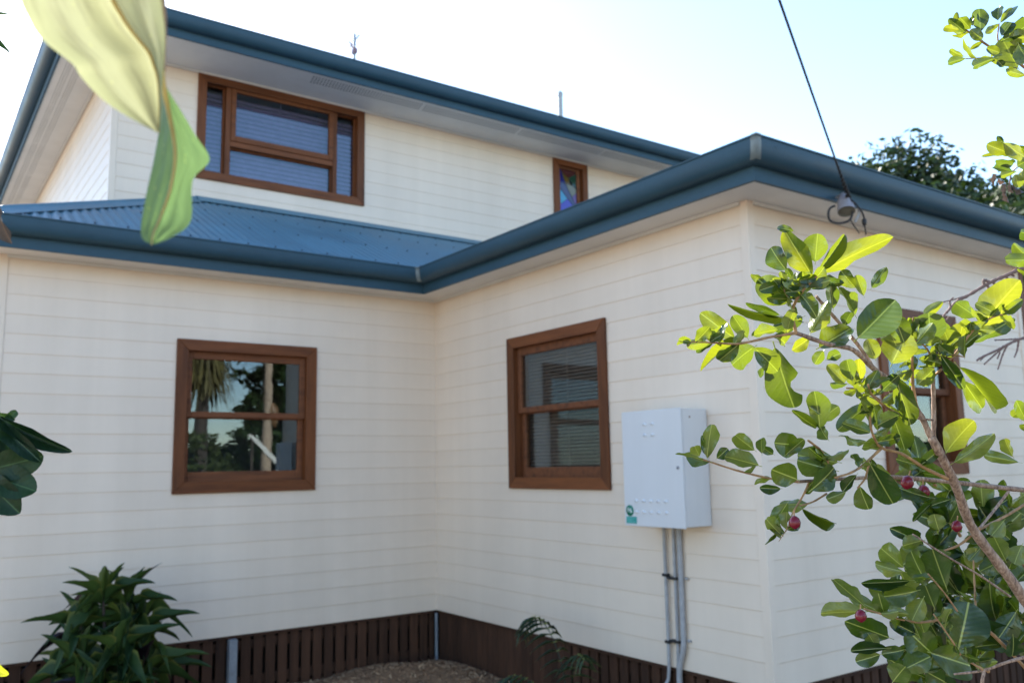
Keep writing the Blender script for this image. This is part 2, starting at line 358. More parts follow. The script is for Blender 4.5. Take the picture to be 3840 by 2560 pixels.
WD = Wall((-3.53, 9.5, 0), (0, -1, 0), (-1, 0, 0), 9.5, 0, H, [])
WE = Wall((3.30, -LB, 0), (0, 1, 0), (1, 0, 0), LB, 0, H, [])
WU = Wall((XUL, YU, 0), (1, 0, 0), (0, -1, 0), XUR-XUL, 3.0, ZU, [(-1.757-XUL, 0.112-XUL, 4.20, 5.325), (2.862-XUL, 3.455-XUL, 4.42, 5.325)])
WV = Wall((XUL, 9.5, 0), (0, -1, 0), (-1, 0, 0), 9.5-YU, 3.0, ZU, [])
def build_wall(W, first_row, nrows, trimtop=None):
    core = MB()
    zs = sorted({W.z0, W.z1, *[z for o in W.op for z in o[2:]]})
    ins = 0.02
    for z0, z1 in zip(zs[:-1], zs[1:]):
        a = 0
        for o in sorted(W.op):
            if o[2] <= z0+1e-6 and o[3] >= z1-1e-6:
                W.bx(core, a, o[0]+ins, z0, z1, -0.10, 0.0); a = o[1]-ins
        W.bx(core, a, W.L, z0, z1, -0.10, 0.0)
    wall = core.build('wall', CREAM, house)
    cache = {}
    for r in range(nrows):
        z0 = first_row + r*P; z1 = min(z0+P, W.z1)
        segs = [(0.0, W.L, 0.0, z1-z0)]
        for o in W.op:
            if o[3] > z0+.004 and o[2] < z1-.004:
                new = []
                for (a0, a1, b0, b1) in segs:
                    if o[0] >= a1 or o[1] <= a0: new.append((a0, a1, b0, b1)); continue
                    new.append((a0, o[0]+ins, b0, b1)); new.append((o[1]-ins, a1, b0, b1))
                    if o[2] > z0+.004: new.append((o[0]+ins, o[1]-ins, b0, o[2]-z0+ins))
                    if o[3] < z1-.004: new.append((o[0]+ins, o[1]-ins, o[3]-z0-ins, b1))
                segs = new
        segs.sort(); groups = []
        for sg in segs:
            if groups and sg[0] <= max(q[1] for q in groups[-1])+1e-6: groups[-1].append(sg)
            else: groups.append([sg])
        for segs in groups:
          key = tuple(round(x, 4) for s_ in segs for x in s_)
          if key not in cache:
              mb = MB()
              def dd(z): return 0.0142 - 0.0044*z/P
              for (a0, a1, b0, b1) in segs:
                  if b0 < 1e-6: prof = [(0.0005, 0.0), (dd(0)-.0015, 0.0), (dd(0), 0.0025), (dd(b1), b1), (0.0005, b1)]
                  else: prof = [(0.0005, b0), (dd(b0), b0), (dd(b1), b1), (0.0005, b1)]
                  pts = [W.o + W.u*a0 + W.n*d + Vector((0, 0, z)) for d, z in prof]
                  mb.prism(pts, W.u*(a1-a0))
              cache[key] = mb.mesh('board', CREAM)
          b = link_mesh('board', cache[key], wall); b.matrix_basis = Matrix.Translation((0, 0, z0))
    return wall
for W, r0, n in ((WA, 0, 20), (WB, 0, 20), (WC, 0, 20), (WD, 0, 20), (WE, 0, 20), (WU, 3.80, 11), (WV, 3.24, 15)):
    build_wall(W, r0, n)

# corner trims
def corner_trim(x, y, sx, sy, z0, z1, w=0.040, t=0.020):
    g = MB()
    pts = [(x+sx*t, y+sy*t), (x-sx*w, y+sy*t), (x-sx*w, y+sy*0.001), (x+sx*0.001, y+sy*0.001), (x+sx*0.001, y-sy*w), (x+sx*t, y-sy*w)]
    g.prism([(a, b, z0) for a, b in pts], (0, 0, z1-z0)); bevel(g.build('corner_trim', CREAM, house), .003)
corner_trim(0, -LB, -1, -1, -0.004, H); corner_trim(3.30, -LB, 1, -1, -0.004, H); corner_trim(-3.53, 0, -1, -1, -0.004, H); corner_trim(XUL, YU, -1, -1, 3.3, ZU)
g = MB(); g.box((3.326, -LB-0.024, -0.55), (3.39, -LB+0.06, H-0.02)); g.build('end_post', STAIN, house)

# eave runs: closed-out sweep with mitred corners. outward = left of travel when side=+1
def mitre(path, side):
    res = []
    for i, p in enumerate(path):
        p = Vector(p)
        d0 = (p-Vector(path[i-1])).normalized() if i else None
        d1 = (Vector(path[i+1])-p).normalized() if i < len(path)-1 else None
        n0 = Vector((-d0.y, d0.x))*side if d0 else None; n1 = Vector((-d1.y, d1.x))*side if d1 else None
        if n0 is None: res.append(n1)
        elif n1 is None: res.append(n0)
        else: res.append((n0+n1)/(1+n0.dot(n1)))
    return res
def sweep_runs(name, path, side, prof, z, mat, closed_prof=True, smooth=False):
    M_ = mitre(path, side); out = []
    for i in range(len(path)-1):
        mb = MB(); n = len(prof)
        vs2 = [(path[k][0]+M_[k].x*o, path[k][1]+M_[k].y*o, z+h) for k in (i, i+1) for o, h in prof]
        mb.add(vs2, [(a, (a+1) % n, n+(a+1) % n, n+a) for a in range(n if closed_prof else n-1)], smooth)
        if closed_prof: mb.add(vs2[:n], [tuple(range(n))]); mb.add(vs2[n:], [tuple(range(n))[::-1]])
        out.append(mb.build(name, mat, house))
    return out
GUT = [(0.001, 0.073), (0.010, 0.070), (0.045, 0.070), (0.072, 0.076), (0.092, 0.088), (0.106, 0.106), (0.114, 0.128), (0.118, 0.152), (0.119, 0.178),
       (0.126, 0.182), (0.127, 0.190), (0.118, 0.194), (0.110, 0.190), (0.110, 0.180), (0.106, 0.140), (0.094, 0.108), (0.066, 0.086), (0.012, 0.080), (0.012, 0.20), (0.001, 0.20)]
FAS = [(-0.022, -0.012), (0.0, -0.012), (0.0, 0.185), (-0.022, 0.185)]
low = [(-3.83, 9.0), (-3.83, -0.30), (-0.30, -0.30), (-0.30, -LB-0.31), (3.60, -LB-0.31), (3.60, 1.75)]
ups = [(-3.00, 10.0), (-3.00, 1.15), (6.0, 1.15), (6.0, 10.0)]
def soft(objs):
    for o in objs:
        for p_ in o.data.polygons: p_.use_smooth = True
        o.data.set_sharp_from_angle(angle=R(40)) if hasattr(o.data, 'set_sharp_from_angle') else None
for path, z in ((low, H), (ups, ZU)):
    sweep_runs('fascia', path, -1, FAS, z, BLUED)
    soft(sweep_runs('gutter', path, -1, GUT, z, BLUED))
    # soffit sheet between wall and fascia, 8 mm thick, plus a small quad bead
sof = [(0.0, 0.0), (0.0, 0.008)]
def soffit(path, side, width, z):
    sweep_runs('soffit', path, side, [(-0.0225, 0.0), (-width, 0.0), (-width, 0.010), (-0.0225, 0.010)], z, SOFF)
soffit(low, -1, 0.335, H)
# upper soffit: front and left have different depths, so plain slabs
for a, b in (((-2.978, 1.172), (5.978, 1.83)), ((-2.978, 1.832), (-2.53, 10.0)), ((5.5, 1.832), (5.978, 10))):
    g = MB(); g.box((*a, ZU), (*b, ZU+0.010)); g.build('soffit', SOFF, house)
def bead(pts):
    g = MB()
    for p, q in zip(pts[:-1], pts[1:]): g.box(p, q)
    g.build('eave_bead', TRIMW, house)
bead([(-3.50, -0.016, H-0.022), (-0.018, -0.034, H-0.001)]); bead([(-0.016, -0.034, H-0.022), (-0.034, -LB+0.03, H-0.001)]); bead([(0.03, -LB-0.016, H-0.022), (3.27, -LB-0.034, H-0.001)])
bead([(XUL, YU-0.016, ZU-0.024), (XUR, YU-0.038, ZU-0.001)]); bead([(XUL-0.016, YU, ZU-0.024), (XUL-0.036, 9.5, ZU-0.001)])
# vent perforations in the upper soffit
g = MB()
def holes(x0, x1, y0, rows, pitch, horizontal=True):
    n = int(abs(x1-x0)/pitch)
    for i in range(n):
        if i % 40 == 39: continue
        for r in range(rows):
            c = (x0+i*pitch+(r % 2)*0.004, y0+r*0.024) if horizontal else (y0+r*0.024, x0+i*pitch+(r % 2)*0.004)
            rr = 0.0088 if horizontal else 0.0058
            g.add([(c[0]+rr*math.cos(k*1.0472), c[1]+rr*math.sin(k*1.0472), ZU-0.0012) for k in range(6)], [tuple(range(6))[::-1]])
for k in range(3): holes(-0.72+k*0.012, 5.4, 1.26+k*0.062, 2, 0.034)
for k in range(2): holes(2.2, 9.5, -2.90+k*0.09, 3, 0.034, False)
g.build('vent_hole', DARK, house, kind='stuff')
# sealed gutter corner joints
def joint(c, da, db, k):
    pr = [(o+0.0025, h+(0.002 if h > .1 else -.002)) for o, h in GUT[3:12]]
    mb = MB(); n = len(pr)
    M_ = mitre([tuple(Vector(c)+Vector(da)), tuple(c), tuple(Vector(c)+Vector(db))], -1)[1]
    vs2 = [(c[0]+M_.x*o+q[0]*k, c[1]+M_.y*o+q[1]*k, H+h) for q in (da, (0, 0), db) for o, h in pr]
    mb.add(vs2, [(i*n+a, i*n+a+1, (i+1)*n+a+1, (i+1)*n+a) for i in range(2) for a in range(n-1)], True)
    mb.build('gutter_joint', CLIPM, house)
joint((-0.30, -0.30), (-1, 0), (0, -1), 0.026); joint((-0.30, -LB-0.31), (0, 1), (1, 0), 0.040)

# ---- roofs
Z0 = 2.985; SA, SB = 0.476, 0.42
def roof(cols, lo, hi, zf, axis):
    mb = MB(); vs2 = []; fs2 = []; prev = None
    for c in cols:
        a, b = lo(c), hi(c)
        if b-a < 1e-4: prev = None; continue
        i = len(vs2)
        for r in (a, b):
            z = zf(c, r) + 0.0085*math.cos(c*2*math.pi/0.076)
            vs2.append((c, r, z) if axis == 0 else (r, c, z))
        if prev is not None: fs2.append((prev, i, i+1, prev+1) if axis == 0 else (prev+1, i+1, i, prev))
        prev = i
    mb.add(vs2, fs2, True); return mb
def cols(a, b, st=0.0127): return [a+st*i for i in range(int((b-a)/st)+1)]
roofA = roof(cols(-3.86, 5.4), lambda x: max(-0.36, -0.30+(SB/SA)*(x+0.30)), lambda x: min(YU-.005, -0.30+(x+3.83)), lambda x, y: Z0+SA*(y+0.3), 0).build('roof', BLUE, house)
ridge_x = 1.65
roof(cols(-LB-0.34, YU), lambda y: max(-0.36, -0.30+(y+0.30)/(SB/SA)) if y > -0.36 else -0.36, lambda y: min(ridge_x, -0.30+(y+LB+0.31)), lambda y, x: Z0+SB*(x+0.3), 1).build('roof', BLUE, house)
roof(cols(-0.34, 3.64), lambda x: -LB-0.37, lambda x: -LB-0.31+min(x+0.30, 3.60-x), lambda x, y: Z0+SB*(y+LB+0.31), 0).build('roof', BLUE, house)
roof(cols(-LB-0.34, YU), lambda y: max(ridge_x, 3.60-(y+LB+0.31)), lambda y: 3.66, lambda y, x: Z0+SB*(3.60-x), 1).build('roof', BLUE, house)
roof(cols(-0.32, 9.0), lambda y: -3.89, lambda y: min(XUL-.005, -3.83+(y+0.30)), lambda y, x: Z0+SA*(x+3.83), 1).build('roof', BLUE, house)
# upper roof, 20 degree hip
mb = MB(); zt = ZU+0.185; hh = (10.0-1.15)/2*0.36
mb.add([(-3.05, 1.10, zt), (6.05, 1.10, zt), (6.05, 10.05, zt), (-3.05, 10.05, zt), (-3+4.425, 5.575, zt+hh), (6-4.425, 5.575, zt+hh)], [(0, 1, 5, 4), (1, 2, 5), (2, 3, 4, 5), (3, 0, 4)])
mb.build('upper_roof', BLUE, house)
# hip caps
def cap(p, q, w, drop, lift=0.013, roll=0.016):
    p = Vector(p); q = Vector(q); d = (q-p).normalized(); s_ = Vector((d.y, -d.x, 0)).normalized(); L_ = (q-p)
    up = Vector((0, 0, 1)); mb = MB()
    prof = [(-w, -drop)] + [(-roll*1.6, -0.004)] + [(roll*math.cos(a), roll*math.sin(a)+0.004) for a in [math.pi*(1-k/6) for k in range(7)]] + [(roll*1.6, -0.004), (w, -drop)]
    a_ = [p+s_*o+up*(h+lift) for o, h in prof]; b_ = [x+L_ for x in a_]; n = len(prof)
    mb.add(a_+b_, [(i, i+1, n+i+1, n+i) for i in range(n-1)], True)
    mb.build('hip_cap', BLUE, roofA)
cap((-3.87, -0.34, Z0-0.02), (-1.70, 1.83, Z0+SA*2.13), 0.135, 0.135*SA*0.72)
cap((-0.34, -LB-0.35, Z0-0.017), (ridge_x, -LB-0.31+ridge_x+.3, Z0+SB*(ridge_x+.3)), 0.12, 0.12*SB*0.72)
cap((3.64, -LB-0.35, Z0-0.017), (ridge_x, -LB-0.31+ridge_x+.3, Z0+SB*(ridge_x+.3)), 0.12, 0.12*SB*0.72)
cap((ridge_x, -LB-0.31+ridge_x+.3, Z0+SB*(ridge_x+.3)), (ridge_x, YU, Z0+SB*(ridge_x+.3)), 0.12, 0.12*SB)
# apron flashing along the upper wall
mb = MB(); zb = Z0+SA*(YU+0.3)
mb.prism([(-1.74, YU-0.016, zb+0.03), (-1.74, YU-0.022, zb+0.03), (-1.74, YU-0.16, zb-0.14*SA+0.014), (-1.74, YU-0.16, zb-0.14*SA+0.008), (-1.74, YU-0.016, zb+0.012)], (4.2, 0, 0))
mb.build('flashing', BLUE, roofA)
# roof screws in rows across the corrugations
mb = MB()
for yy in (-0.12, 0.55, 1.15, 1.55):
    k = 0
    for i in range(-51, 40):
        x = i*0.076*1
        if i % 3: continue
        if yy > -0.30+(x+3.83)-0.05 or yy < -0.30+(SB/SA)*(x+0.30)+.05: continue
        p = Vector((x, yy + 0.0*i, Z0+SA*(yy+0.3)+0.010))
        mb.lathe(p, (0, -SA, 1), [(0.009, 0), (0.009, 0.003), (0.0055, 0.003), (0.0055, 0.010), (0.0, 0.010)], 6)
mb.build('screw', mat_plain('dark_screw', (0.02, 0.03, 0.05), 0.6), roofA, kind='stuff')

# ---- windows
def room(W, a0, a1, z0, z1, depth, mat):
    mb = MB(); e = 0.3
    q = lambda a, z, d: W.p(a, z, d)
    A = [q(a0-e, z0-e, -0.11), q(a1+e, z0-e, -0.11), q(a1+e, z1+e, -0.11), q(a0-e, z1+e, -0.11), q(a0-e, z0-e, -depth), q(a1+e, z0-e, -depth), q(a1+e, z1+e, -depth), q(a0-e, z1+e, -depth)]
    mb.add(A, [(4, 5, 6, 7), (0, 1, 5, 4), (1, 2, 6, 5), (2, 3, 7, 6), (3, 0, 4, 7)]); return mb
def piece(name, W, a0, a1, z0, z1, d0, d1, mat, parent, bw=0.003, rot=False):
    mb = MB(); W.bx(mb, a0, a1, z0, z1, d0, d1); return bevel(mb.build(name, mat, parent), bw)
def mitred_casing(W, a0, a1, z0, z1, w, d0, d1, parent, matH, matV):
    # four mitred boards, 2 mm shy of each other
    gp = 0.0008
    for outer, mat in (([(a0, z1), (a1, z1), (a1-w, z1-w), (a0+w, z1-w)], matH), ([(a0, z0), (a0+w, z0+w), (a1-w, z0+w), (a1, z0)], matH),
                       ([(a0, z0+gp), (a0, z1-gp), (a0+w, z1-w-gp), (a0+w, z0+w+gp)], matV), ([(a1, z0+gp), (a1-w, z0+w+gp), (a1-w, z1-w-gp), (a1, z1-gp)], matV)):
        mb = MB(); mb.prism([W.p(a, z, d0) for a, z in outer], W.n*(d1-d0))
        bevel(mb.build('casing', mat, parent), 0.003)
def jamb(W, a0, a1, z0, z1, w, d0, d1, mat):
    mb = MB()
    W.bx(mb, a0, a0+w, z0, z1, d0, d1); W.bx(mb, a1-w, a1, z0, z1, d0, d1)
    W.bx(mb, a0+w, a1-w, z0, z0+w, d0, d1); W.bx(mb, a0+w, a1-w, z1-w, z1, d0, d1)
    return mb
def sash(W, a0, a1, z0, z1, ws, wb, wt, d0, d1, parent, mat, pane=True):
    mb = MB()
    W.bx(mb, a0, a0+ws, z0, z1, d0, d1); W.bx(mb, a1-ws, a1, z0, z1, d0, d1)
    W.bx(mb, a0+ws, a1-ws, z0, z0+wb, d0, d1-.001); W.bx(mb, a0+ws, a1-ws, z1-wt, z1, d0, d1-.001)
    bevel(mb.build('sash', mat, parent), 0.004)
    if pane:
        dm = (d0+d1)/2
        mb = MB(); W.bx(mb, a0+ws-.004, a1-ws+.004, z0+wb-.004, z1-wt+.004, dm-.002, dm+.002)
        mb.build('pane', GLASS, parent)
def blind(W, a0, a1, z0, z1, d, parent, mat, pitch=0.027, depth=0.025, ang=0.9, cords=True, cordm=None):
    mb = MB(); n = int((z1-z0)/pitch)
    for i in range(n):
        z = z0 + (i+.5)*pitch
        dz = math.sin(ang)*depth/2; dx = math.cos(ang)*depth/2
        mb.prism([W.p(a0, z-dz, d+dx), W.p(a0, z-dz+.0012, d+dx), W.p(a0, z+.0012+dz, d-dx), W.p(a0, z+dz, d-dx)], W.u*(a1-a0))
    mb.build('venetian_blind', mat, parent, kind='stuff')
    if cords:
        mb = MB()
        for fr in ([0.5] if a1-a0 > .5 else []):
            W.bx(mb, a0+(a1-a0)*fr-.006, a0+(a1-a0)*fr+.006, z0, z1, d+.014, d+.016)
        if mb.v: mb.build('blind_tape', mat, parent)
def sash_window(W, o, with_blind, mats, label=None):
    a0, a1, z0, z1 = o
    win = jamb(W, a0+.021, a1-.021, z0+.021, z1-.021, 0.060, -0.13, 0.012, STAIN)
    win = win.build('window', STAIN, house); 
    mitred_casing(W, a0, a1, z0, z1, 0.088, 0.0125, 0.036, win, *mats)
    mid = (z0+z1)/2 + 0.012
    ia0, ia1, iz0, iz1 = a0+.081, a1-.081, z0+.081, z1-.081
    sash(W, ia0+.001, ia1-.001, mid-.022, iz1-.001, 0.050, 0.046, 0.066, -0.045, -0.012, win, SASHM)
    sash(W, ia0+.001, ia1-.001, iz0+.001, mid+.020, 0.046, 0.082, 0.050, -0.084, -0.050, win, SASHM)
    room(W, a0, a1, z0, z1, 1.6, ROOM).build('room_lining', ROOM, win)
    if with_blind: blind(W, ia0+.004, ia1-.004, iz0+.01, iz1-.01, -0.125, win, SLAT)
    return win
def mats_for(W): return ((STAINX if abs(W.u.x) > .5 else STAINY), STAIN)
wA = sash_window(WA, WA.op[0], False, mats_for(WA)); wA['label'] = 'sash window beside the corner reflecting trees and sky'
wB = sash_window(WB, WB.op[0], True, mats_for(WB)); wB['label'] = 'sash window with closed venetian blind beside the meter box'
wC = sash_window(WC, WC.op[0], False, mats_for(WC)); wC['label'] = 'sash window behind the fruiting shrub'
# framed picture inside the window behind the shrub
a0, a1, z0, z1 = WC.op[0]
mb = MB(); WC.bx(mb, a0+.36, a0+.62, 1.36, 1.66, -0.32, -0.30); mb.build('picture_frame', mat_plain('pale_frame', (0.5, 0.42, 0.3)), wC)
mb = MB(); WC.bx(mb, a0+.40, a0+.58, 1.40, 1.62, -0.2995, -0.2985); mb.build('picture', mat_plain('picture_print', (0.16, 0.13, 0.10), var=.8), wC)
# big upper window: sidelight | awning over fixed | sidelight
a0, a1, z0, z1 = WU.op[0]; k = XUL
win = jamb(WU, a0+.021, a1-.021, z0+.021, z1-.015, 0.062, -0.13, 0.012, STAIN).build('window', STAIN, house)
win['label'] = 'wide upper window with sidelights and blinds'
mitred_casing(WU, a0, a1, z0, z1, 0.088, 0.0125, 0.036, win, STAINX, STAIN)
piece('mullion', WU, -1.462-k, -1.408-k, z0+.083, z1-.077, -0.10, 0.004, STAIN, win)
piece('mullion', WU, -0.262-k, -0.214-k, z0+.083, z1-.077, -0.10, 0.004, STAIN, win)
piece('transom', WU, -1.407-k, -0.263-k, 4.606, 4.664, -0.10, 0.002, STAINX, win)
sash(WU, -1.406-k, -0.264-k, 4.666, z1-.078, 0.050, 0.060, 0.042, -0.035, 0.014, win, STAINX)
for aa, bb, zz0, zz1 in ((-1.670-k, -1.463-k, z0+.084, z1-.078), (-0.213-k, 0.028-k, z0+.084, z1-.078), (-1.407-k, -0.263-k, z0+.084, 4.605)):
    sash(WU, aa+.001, bb-.001, zz0, zz1, 0.016 if bb-aa < .5 else .006, 0.010, 0.014, -0.085, -0.045, win, STAIN)
for aa, bb in ((-1.655-k, -1.468-k), (-0.208-k, 0.024-k)): blind(WU, aa, bb, z0+.09, z1-.09, -0.115, win, SLATB, 0.05, 0.05, 1.15)
blind(WU, -1.40-k, -0.27-k, z0+.09, z1-.09, -0.125, win, SLATB, 0.05, 0.05, 1.2)
room(WU, a0, a1, z0, z1, 1.8, ROOM).build('room_lining', ROOM, win)
# small leadlight window
a0, a1, z0, z1 = WU.op[1]
win = jamb(WU, a0+.021, a1-.021, z0+.021, z1-.015, 0.066, -0.13, 0.012, STAIN).build('window', STAIN, house)
win['label'] = 'small stained glass window under the upper eave'
mitred_casing(WU, a0, a1, z0, z1, 0.088, 0.0125, 0.036, win, STAINX, STAIN)
ga0, ga1, gz0, gz1 = a0+.145, a1-.160, z0+.145, z1-.115
sash(WU, a0+.087, a1-.104, z0+.087, z1-.081, 0.056, 0.056, 0.034, -0.05, -0.012, win, SASHM, False)
GP = [((0.07, 0.012, 0.012), [(0.05, 0), (0.95, 0), (0.95, .06), (0.55, .17), (0.14, .07)]), ((0.012, 0.055, 0.03), [(0.95, .06), (1, .06), (1, .38), (0.80, .32), (0.55, .17)]),
      ((0.12, 0.075, 0.01), [(0.14, .07), (0.55, .17), (0.66, .31), (0.35, .30)]), ((0.015, 0.015, 0.16), [(0, 0), (0.05, 0), (0.14, .07), (0.35, .30), (0, .30)]),
      ((0.035, 0.05, 0.14), [(0, .30), (0.35, .30), (1, .78), (1, .84), (0.45, .62), (0, .42)]), ((0.17, 0.17, 0.11), [(0.35, .30), (0.66, .31), (0.80, .32), (1, .38), (1, .46), (0.72, .57)]),
      ((0.12, 0.06, 0.22), [(0.72, .57), (1, .46), (1, .78)]), ((0.05, 0.30, 0.50), [(0, .42), (0.45, .62), (0.10, .75), (0, .75)]), ((0.05, 0.05, 0.42), [(0.10, .75), (0.45, .62), (1, .84), (1, 1), (0, 1), (0, .75)])]
lead = MB()
for c, poly in GP:
    pts = [(ga0+u*(ga1-ga0), gz1-v*(gz1-gz0)) for u, v in poly]
    mb = MB(); mb.prism([WU.p(a, z, -0.036) for a, z in pts], WU.n*0.006)
    t = NT('stained_glass'); t.set(**{'Base Color': c, 'Roughness': 0.08, 'Specular IOR Level': 0.6}); mb.build('glass_piece', t.m, win)
    for p_, q_ in zip(pts, pts[1:]+pts[:1]): lead.tube([WU.p(*p_, -0.029), WU.p(*q_, -0.029)], 0.003, 5)
lead.build('lead_came', mat_plain('lead', (0.05, 0.05, 0.055), 0.5, .5), win)

# ---- batten skirting
def skirting(W, a0, a1, gapfn, zb=-0.60):
    mb = MB()
    for z in (-0.085, -0.36): W.bx(mb, a0, a1, z-.035, z+.035, -0.075, -0.030)
    W.bx(mb, a0, a1, -0.022, -0.002, -0.10, 0.010)
    sk = mb.build('skirting', BATTEN, house)
    a = a0+.004; r2 = random.Random(3)
    while a < a1-.03:
        w, gp = gapfn(a)
        w *= r2.uniform(0.95, 1.05); b = min(a+w, a1)
        mb = MB(); W.bx(mb, a, b, zb, -0.024, -0.029, -0.010+r2.uniform(-.002, .002)); bevel(mb.build('batten', BATTEN, sk), 0.002); a += w+gp
skirting(WA, 0, 3.53-.03, lambda a: (0.074, 0.024)); skirting(WB, 0.012, LB, lambda a: (0.074, 0.003) if a < 1.75 else (0.072, 0.026))
skirting(WC, 0, 3.3, lambda a: (0.070, 0.024)); skirting(WD, 0, 9.5, lambda a: (0.30, 0.02)); skirting(WE, 0, LB, lambda a: (0.30, 0.02))
mb = MB(); mb.box((-3.4, 0.30, -0.6), (3.1, 0.34, -0.046)); mb.box((0.30, -LB+.3, -0.6), (0.34, 0.30, -0.05)); mb.box((0.34, -LB+.30, -0.6), (3.1, -LB+.34, -0.05)); mb.build('underfloor_shade_backing', DARK, house)  # dark sheets added to give the darkness under the house
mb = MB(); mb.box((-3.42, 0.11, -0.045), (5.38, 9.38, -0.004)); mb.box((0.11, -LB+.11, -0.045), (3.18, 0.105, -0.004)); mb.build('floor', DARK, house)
mb = MB(); mb.box((-3.53, 9.5, -.6), (5.5, 9.6, ZU)); mb.box((5.4, 0.11, -.6), (5.5, 9.49, ZU)); mb.box((3.31, 0.0, -.6), (5.5, 0.1, H)); mb.build('rear_wall', CREAM, house)
def post(x, y, w):
    mb = MB(); mb.box((x-w/2, y-w/2, -0.62), (x+w/2, y+w/2, -0.024)); bevel(mb.build('stump_post', GALV, house), .004)
post(-1.835, -0.026, 0.062); post(-0.022, -0.022, 0.022); post(-0.012, -3.45, 0.03)

# antenna mast and vent pipe: they stand on the upper roof
def rz(y): return zt+hh*(1-abs(y-5.575)/4.425)
ya = 5.3; top = at_plane(1330, 128, 1, ya)
ant = empty('tv_antenna', (top.x, ya, rz(ya)), 'thin pale tv antenna mast on the upper roof above the wide window', 'antenna')
mb = MB(); mb.tube([(top.x, ya, rz(ya)-.02), (top.x, ya, top.z)], 0.022, 8); mb.build('mast', GALV, ant)
mb = MB(); z = top.z-0.12; mb.tube([(top.x-.02, ya-.22, z), (top.x+.02, ya+.22, z)], 0.012, 6)
for i in range(5): mb.tube([(top.x-.13+.012*i, ya-.2+.1*i, z), (top.x+.13-.012*i, ya-.2+.1*i, z)], 0.005, 5)
mb.build('boom', GALV, ant)
mb = MB(); z = top.z-0.30; mb.tube([(top.x-.03, ya-.05, z), (top.x-.20, ya-.25, z)], 0.010, 6)
for i in range(4): mb.tube([(top.x-.05-.045*i, ya-.07-.055*i-.10, z-.08), (top.x-.05-.045*i, ya-.07-.055*i+.10, z+.08)], 0.005, 5)
mb.box((top.x-.03, ya-.05, z-.04), (top.x+.03, ya+.05, z+.04)); mb.build('receiver_boom', mat_plain('antenna_plastic', (0.2, 0.1, 0.12)), ant)
yv = 4.6; top = at_plane(2100, 342, 1, yv)
vp = empty('vent_pipe', (top.x, yv, rz(yv)), 'pale grey vent pipe standing up behind the upper gutter', 'pipe')
mb = MB(); mb.tube([(top.x, yv, rz(yv)-.02), (top.x, yv, top.z-.08)], 0.043, 12); mb.build('pipe', PVC, vp)
mb = MB(); mb.lathe((top.x, yv, top.z-.10), (0, 0, 1), [(0.046, 0), (0.05, 0.02), (0.05, 0.06), (0.03, 0.09), (0.0, 0.10)], 12); mb.build('cowl', PVC, vp)

# ---- electricity meter box
MX, MY0, MY1, MZ0, MZ1 = -0.25, -2.785, -3.295, 0.878, 1.580
mbx = empty('meter_box', (-0.0, -3.04, 0.88), 'pale blue grey metal electricity meter box on the cream wall', 'meter box')
mb = MB(); mb.box((-0.017, MY0, MZ0), (MX+0.016, MY1, MZ1)); bevel(mb.build('case', SIDE, mbx), 0.006, 2)
mb = MB(); mb.box((MX+0.012, MY0+.004, MZ0-.006), (MX, MY1-.003, MZ1+.004)); door = bevel(mb.build('door', METER, mbx), 0.004, 2)
fy = lambda u: MY0+(MY1-MY0)*u; fz = lambda v: MZ0+(MZ1-MZ0)*v
def dimple(u, v):
    mb = MB(); c = Vector((MX, fy(u), fz(v))); N = 10; vs2 = []; fs2 = []
    for j in range(4):
        for i in range(N+1):
            a = math.pi*i/N; t_ = j/3
            vs2.append((c.x-0.009*math.sin(math.pi/2*(1-t_))*(1 if j < 3 else 0)-0.0005, c.y+0.019*math.cos(a)*(.25+.75*t_), c.z+0.017*math.sin(a)*(.25+.75*t_)-.006))
    for j in range(3):
        for i in range(N): fs2.append((j*(N+1)+i, j*(N+1)+i+1, (j+1)*(N+1)+i+1, (j+1)*(N+1)+i))
    mb.add(vs2, fs2, True)
    mb.add([(c.x-.0095, c.y-.005, c.z-.006), (c.x-.0095, c.y+.005, c.z-.006), (c.x, c.y+.019, c.z-.006), (c.x, c.y-.019, c.z-.006)], [(0, 1, 2, 3)])
    mb.build('louvre', METER, door)
for u in (0.40, 0.535):
    for v in (0.885, 0.79): dimple(u, v)
for u in (0.21, 0.335, 0.46, 0.585, 0.715):
    for v in (0.215, 0.118): dimple(u, v)
mb = MB(); c = (MX-0.0022, fy(0.088), fz(0.125))
mb.lathe((MX-.0005, c[1], c[2]), (-1, 0, 0), [(0.0345, 0), (0.0345, .0012), (0, .0012)], 28); st = mb.build('round_sticker', GREENS, door)
mb = MB(); mb.box((MX-.0005, fy(0.022), fz(0.012)), (MX-.0017, fy(0.205), fz(0.073))); st2 = mb.build('sticker', TEALS, door)
mb = MB()
for i, (u0, u1) in enumerate(((0.035, 0.18), (0.035, 0.15), (0.05, 0.19))):
    mb.box((MX-.0018, fy(u0), fz(0.058-.017*i)), (MX-.0021, fy(u1), fz(0.063-.017*i)))
mb.build('print_line', mat_plain('pale_teal_print', (0.16, 0.45, 0.42)), door)
cu = bpy.data.curves.new('sticker_text', 'FONT'); cu.body = 'P6'; cu.size = 0.042; cu.align_x = 'CENTER'; cu.align_y = 'CENTER'; cu.extrude = 0.0003
tmp = bpy.data.objects.new('sticker_text', cu); col.objects.link(tmp); bpy.context.view_layer.update()
me = bpy.data.meshes.new_from_object(tmp.evaluated_get(bpy.context.evaluated_depsgraph_get())); bpy.data.objects.remove(tmp)
me.materials.clear(); me.materials.append(WHITEP)
